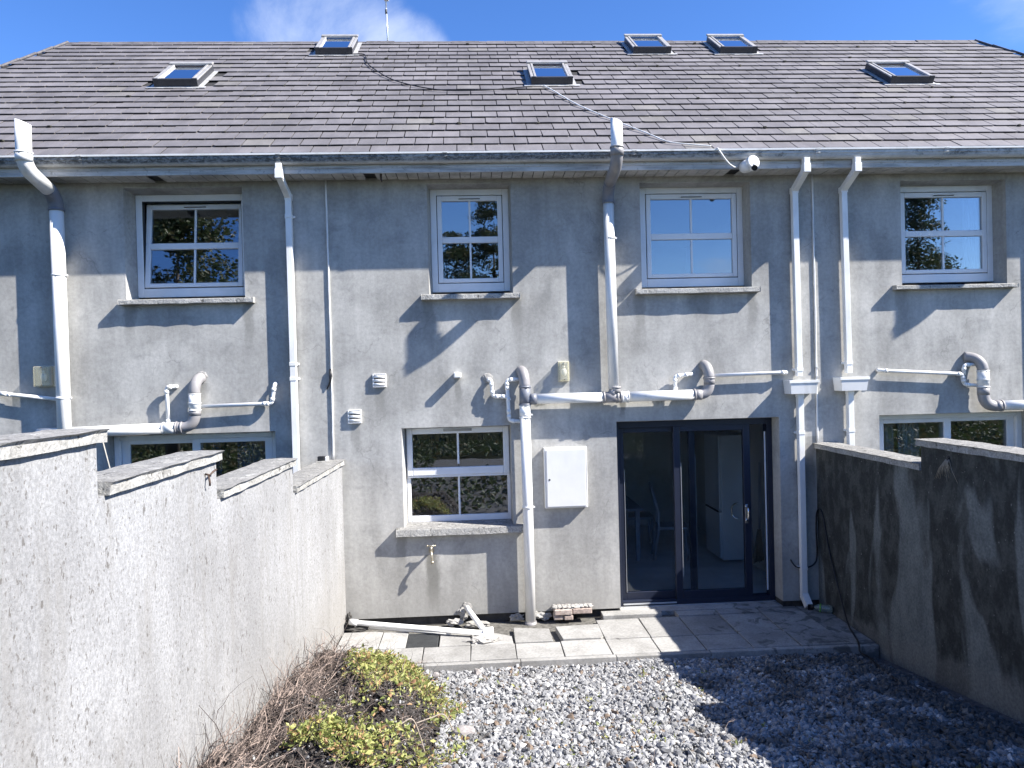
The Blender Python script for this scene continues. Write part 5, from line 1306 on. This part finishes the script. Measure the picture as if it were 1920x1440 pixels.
# sparse seedlings in the gravel
R = np.random.RandomState(4); k = 46
gx = R.uniform(-0.1, 2.3, k); gy = R.uniform(-3.6, -1.35, k); gx = np.concatenate([gx, R.uniform(0.1, 1.3, 26)]); gy = np.concatenate([gy, R.uniform(-3.7, -2.9, 26)])
C = np.repeat(np.stack([gx, gy, gz(gx, gy)+0.022], 1), 5, 0)+R.normal(0, 0.016, (len(gx)*5, 3))*np.array([1, 1, 0.5])
V, F = leaves(C, R.uniform(0.016, 0.045, len(C)), 15, 0.9, 0.4)
fast_mesh('gravel_seedlings', V, F, 'weed', 'stuff', 'sparse green and brown seedlings coming up through the gravel')
def sticks(n, seed, pos_fn, L, rad, K=5):
    R = np.random.RandomState(seed); Vs = []; Fs = []; base = 0
    for i in range(n):
        p, d, curl = pos_fn(R); l = R.uniform(*L); r = R.uniform(*rad)
        d = d/np.linalg.norm(d); side = np.cross(d, [0, 0, 1.0]); side /= max(1e-6, np.linalg.norm(side)); upv = np.cross(side, d)
        bend = R.normal(0, curl, 2); kink = R.normal(0, 0.035, (K, 3)); kink[0] = 0
        if i % 4 == 3 and Vs: p = np.array(Vs[-3*(K-1-R.randint(1, K-2))]); l *= 0.6
        pts = [p+d*l*t+side*bend[0]*l*t*t+upv*bend[1]*l*t*t+kink[q]*l for q, t in enumerate(np.linspace(0, 1, K))]
        for j, q in enumerate(pts):
            rr = r*(1-0.65*j/(K-1))
            for a in (0, 2.094, 4.189): Vs.append(q+side*math.cos(a)*rr+upv*math.sin(a)*rr)
        for j in range(K-1):
            for a in range(3): Fs.append((base+j*3+a, base+j*3+(a+1) % 3, base+(j+1)*3+(a+1) % 3, base+(j+1)*3+a))
        base += K*3
    return np.array(Vs), np.array(Fs)
def along_wall(R):
    y = R.uniform(-4.7, -1.45); u = R.beta(1.1, 2.2); x = wl_x(y)+0.01+u*0.55
    z = float(mound_z(x, y)[0])+0.012+R.rand()*0.03*(1-u)
    d = np.array([R.normal(-0.3, 0.8), R.normal(0.35, 0.9), R.normal(0.03, 0.16)])
    if x+d[0]*0.3 < wl_x(y)+0.01: d[0] = abs(d[0])*0.2
    return np.array([x, y, z]), d, 0.5
def on_heap(R):
    y = R.uniform(-4.6, -1.2); x = R.uniform(-1.45, -0.12); m, a = mound_z(x, y)
    return np.array([x, y, float(m)+0.02]), np.array([R.normal(), R.normal(), R.normal(0.02, 0.14)]), 0.45
def against_wall(R):
    y = R.uniform(-4.7, -1.5); x = wl_x(y)+R.uniform(0.02, 0.10); z = float(mound_z(x, y)[0])
    return np.array([x, y, z]), np.array([R.normal(0.03, 0.05), R.normal(0.3, 0.45), R.uniform(0.4, 1.0)]), 0.35
V1, F1 = sticks(2000, 31, along_wall, (0.05, 0.36), (0.0008, 0.0052), 6)
V2, F2 = sticks(1500, 32, on_heap, (0.03, 0.24), (0.0010, 0.0034), 6)
V3, F3 = sticks(130, 33, against_wall, (0.12, 0.36), (0.0014, 0.003), 6)
def in_weeds(R):
    x = R.uniform(-1.05, -0.22); y = R.uniform(-3.6, -1.4); m, a = mound_z(x, y)
    return np.array([x, y, float(m)+0.02]), np.array([R.normal(0, 0.6), R.normal(0, 0.6), R.uniform(0.3, 1.0)]), 0.4
V4, F4 = sticks(520, 36, in_weeds, (0.06, 0.20), (0.0010, 0.0024), 6)
V = np.concatenate([V1, V2, V3, V4]); F = np.concatenate([F1, F2+len(V1), F3+len(V1)+len(V2), F4+len(V1)+len(V2)+len(V3)])
fast_mesh('dry_twigs', V, F, 'twig', 'stuff', 'tangle of dry brown twigs heaped against the pale wall')
def on_gravel(R):
    x = R.uniform(-0.2, 3.7); y = R.uniform(-4.0, -1.3)
    return np.array([x, y, float(gz(x, y))+0.035]), np.array([R.normal(), R.normal(), R.normal(0.02, 0.05)]), 0.3
V, F = sticks(90, 35, on_gravel, (0.05, 0.30), (0.0012, 0.003)); fast_mesh('gravel_twigs', V, F, 'twig', 'stuff', 'loose dry stalks lying on the gravel')
m = MB(); m.tube(spline([(-0.50, -0.62, 0.0), (-0.42, -0.60, 0.012), (-0.36, -0.57, 0.02), (-0.30, -0.56, 0.012)]), 0.007, 6)
for i, (x, y, z, a, L, lab) in enumerate(((-0.46, -3.02, 0.27, 0.3, 0.30, 'pale bare stick lying across the soil below the weeds'), (-1.05, -2.45, 0.335, 0.1, 0.36, 'long pale stick lying across the twigs beside the weeds'), (-0.60, -3.50, 0.46, 0.5, 0.26, 'curved pale stick lying at the front of the soil heap'))):
    zz = float(mound_z(x, y)[0])+0.035
    m = MB(); m.tube(spline([(x, y, zz), (x+L*0.35*math.cos(a), y+L*0.35*math.sin(a)+0.012, zz+0.012), (x+L*0.7*math.cos(a), y+L*0.7*math.sin(a)+0.010, zz+0.010), (x+L*math.cos(a), y+L*math.sin(a)-0.01, float(mound_z(x+L*math.cos(a), y+L*math.sin(a))[0])+0.02)]), 0.0045, 6)
    tag(m.build('stick', simple('bare_stick', (0.33, 0.28, 0.23), 0.8)), lab, 'stick')
for i, (x, y, lab) in enumerate(((-0.52, -2.52, 'curled brown dead leaf on the right of the weeds'), (-0.60, -2.78, 'pinkish dead leaf on the bare soil under the weeds'), (-0.72, -2.02, 'tan dead leaf lying among the middle weeds'), (-0.16, -2.66, 'rusty dead leaf at the gravel edge of the heap'), (-0.68, -3.12, 'pink dead leaf at the front of the soil heap'), (-0.36, -1.98, 'orange dead leaf at the top right of the weeds'))):
    z = float(mound_z(x, y)[0])+0.09 if i in (0, 2, 5) else float(mound_z(x, y)[0])+0.04
    a = rnd.uniform(0, 6.28); L = rnd.uniform(0.07, 0.10); vs = []
    for k in range(9):
        t_ = k/8; wdt = 0.32*L*math.sin(math.pi*min(1, t_*0.98+0.01))**0.8; lift = 0.25*L*(t_-0.4)**2+0.01*math.sin(k)
        cx, cy = x+math.cos(a)*L*(t_-0.5), y+math.sin(a)*L*(t_-0.5)
        for sgn in (-1, 0, 1): vs.append((cx-math.sin(a)*wdt*sgn*0.5*1.6, cy+math.cos(a)*wdt*sgn*0.8, z+lift+abs(sgn)*wdt*0.35))
    m = MB(); m.add(vs, [(k*3+j, k*3+j+1, k*3+j+4, k*3+j+3) for k in range(8) for j in range(2)], True)
    o = m.build('dead_leaf', 'deadleaf'); md = o.modifiers.new('thickness', 'SOLIDIFY'); md.thickness = 0.0012; tag(o, lab, 'leaf')
def rock(x, y, z, r, sq, seed, lab):
    bm = bmesh.new(); bmesh.ops.create_icosphere(bm, subdivisions=2, radius=1.0); rr = random.Random(seed)
    for v in bm.verts: v.co *= 1+rr.uniform(-0.14, 0.14)
    vs = [(x+v.co.x*r*sq[0], y+v.co.y*r*sq[1], z+v.co.z*r*sq[2]) for v in bm.verts]; bm.verts.index_update()
    fs = [tuple(v.index for v in f.verts) for f in bm.faces]; bm.free()
    m = MB(); m.add(vs, fs); tag(m.build('rock', simple('rock_stone', (0.27, 0.25, 0.245), 0.9, var=0.2, scale=20, bstr=0.5)), lab, 'rock')
rock(-0.13, -2.95, 0.145, 0.062, (1.3, 0.9, 0.75), 3, 'flat grey rock on the gravel beside the soil heap')
rock(-0.03, -1.45, -0.05, 0.05, (0.7, 0.8, 1.1), 5, 'squarish pale stone standing against the slab edge near the weeds')
rock(-0.40, -1.62, 0.03, 0.035, (1, 0.8, 0.8), 7, 'white pebble at the right edge of the soil heap')
rock(-1.12, -1.50, 0.265, 0.036, (1.1, 0.8, 0.8), 9, 'white stone at the top left of the soil heap')

yard_bank = lambda y: np.where(y > -8.5, -0.115+0.128*(-1.26-y), 0.80)-0.05
# ------------------------------------------------------------------ garden behind the camera, seen only in the panes
def tree(x, y, h, rx, n, lab, seed, conifer=False, name='garden_tree'):
    z0 = ground_h(x, y); t = thing(name, (x, y, z0), lab, 'tree', 'trees at the back of the garden')
    R = np.random.RandomState(seed)
    m = MB(); m.tube([(x, y, z0-0.1), (x+0.05, y, z0+h*0.45), (x, y+0.05, z0+h*0.9)], [0.035*h*0.5, 0.022*h*0.5, 0.012], 8); m.build('trunk', 'bark', t)
    m = MB()
    nl = 9
    for i in range(nl):
        a = R.uniform(0, 6.28); zb = z0+h*R.uniform(0.25, 0.7); L = rx*R.uniform(0.5, 0.9)
        m.tube([(x, y, zb), (x+math.cos(a)*L*0.5, y+math.sin(a)*L*0.5, zb+L*0.25), (x+math.cos(a)*L, y+math.sin(a)*L, zb+L*(0.0 if conifer else 0.6))], [0.05, 0.035, 0.012], 6)
    m.build('limbs', 'bark', t)
    k = 110; cs = []
    for i in range(k):
        zt = R.uniform(0.12 if conifer else 0.25, 1.0); rr = rx*((1-zt)*1.05+0.05 if conifer else math.sin(math.pi*min(1, max(0.08, (zt-0.15)/0.88)))**0.6)
        a = R.uniform(0, 6.28); q = math.sqrt(R.rand()); cs.append((x+math.cos(a)*rr*q, y+math.sin(a)*rr*q, z0+h*zt, R.uniform(0.25, 0.5)*rx*0.75))
    C = []
    for c in cs:
        kk = n//k; v = R.normal(size=(kk, 3)); v /= np.linalg.norm(v, axis=1)[:, None]; v *= (R.rand(kk, 1)**0.4)*c[3]; v[:, 2] *= 0.55; C.append(np.array(c[:3])+v)
    C = np.concatenate(C); V, F = leaves(C, R.uniform(0.07, 0.15, len(C)), seed+1, 0.4, 0.6)
    fast_mesh('crown', V, F, 'tree', None, parent=t)
tree(-7.4, -9.8, 9.4, 1.75, 19800, 'leafy tree in the left neighbour garden', 41)
tree(-14.8, -21.5, 10.5, 3.2, 16200, 'tall leafy tree furthest left behind the garden', 42)
tree(1.15, -26.0, 10.2, 1.7, 19800, 'bushy dark tree straight behind the garden', 43)
tree(-1.0, -25.0, 8.3, 1.9, 14400, 'lower bushy tree beside the dark bushy tree', 44)
tree(19.0, -22.0, 9.9, 2.7, 19800, 'pointed conifer at the back right of the garden', 45, True)
tree(-4.2, -22.0, 8.6, 2.4, 14000, 'broad dark tree left of the bushy tree', 47)
tree(11.5, -34.0, 6.5, 2.6, 10800, 'rounded distant tree behind the conifer', 46)
def hedge(x0, x1, y, z0, z1, seed, lab):
    R = np.random.RandomState(seed); n = int((x1-x0)*900)
    C = np.stack([R.uniform(x0, x1, n), y+R.normal(0, 0.28, n), z0+(z1-z0)*R.rand(n)**0.8+0.15*np.sin(R.uniform(x0, x1, n))], 1)
    t = thing('hedge', ((x0+x1)/2, y, z0), lab, 'hedge')
    V, F = leaves(C, R.uniform(0.05, 0.12, n), seed+1, 0.5, 0.6); fast_mesh('foliage', V, F, 'hedge', None, parent=t)
    m = MB()
    for i in range(int((x1-x0)*2)):
        xx = x0+(i+0.5)/2; m.tube([(xx, y, z0-0.2), (xx+R.normal(0, 0.1), y+R.normal(0, 0.1), z0+(z1-z0)*0.8)], [0.03, 0.008], 6)
    m.build('stems', 'bark', t)
hedge(-6.0, 6.0, -13.6, 0.7, 2.35, 51, 'clipped green hedge across the end of the garden behind the camera')
hedge(-16.0, -6.2, -13.2, 0.7, 2.5, 53, 'clipped green hedge at the end of the left neighbour garden')
hedge(6.2, 16.0, -13.4, 0.7, 2.5, 55, 'clipped green hedge at the end of the right neighbour garden')
R = np.random.RandomState(71); n = 30000
bx_, by_ = R.uniform(-12.0, 19.0, n), -4.3-8.7*R.rand(n)
keep = (np.abs(bx_) > 0.9) | (np.abs(by_+8.2) > 0.9); bx_, by_ = bx_[keep], by_[keep]; n = len(bx_)
C = np.stack([bx_, by_, yard_bank(by_)+R.beta(1.3, 2.5, n)*0.28*(0.6+0.4*np.sin(bx_*3)*np.sin(by_*2.5))], 1)
V, F = leaves(C, R.uniform(0.07, 0.16, n), 72, 0.6, 0.55)
fast_mesh('bank_plants', V, F, 'hedge', 'stuff', 'low leafy plants covering the bank behind the gravel')
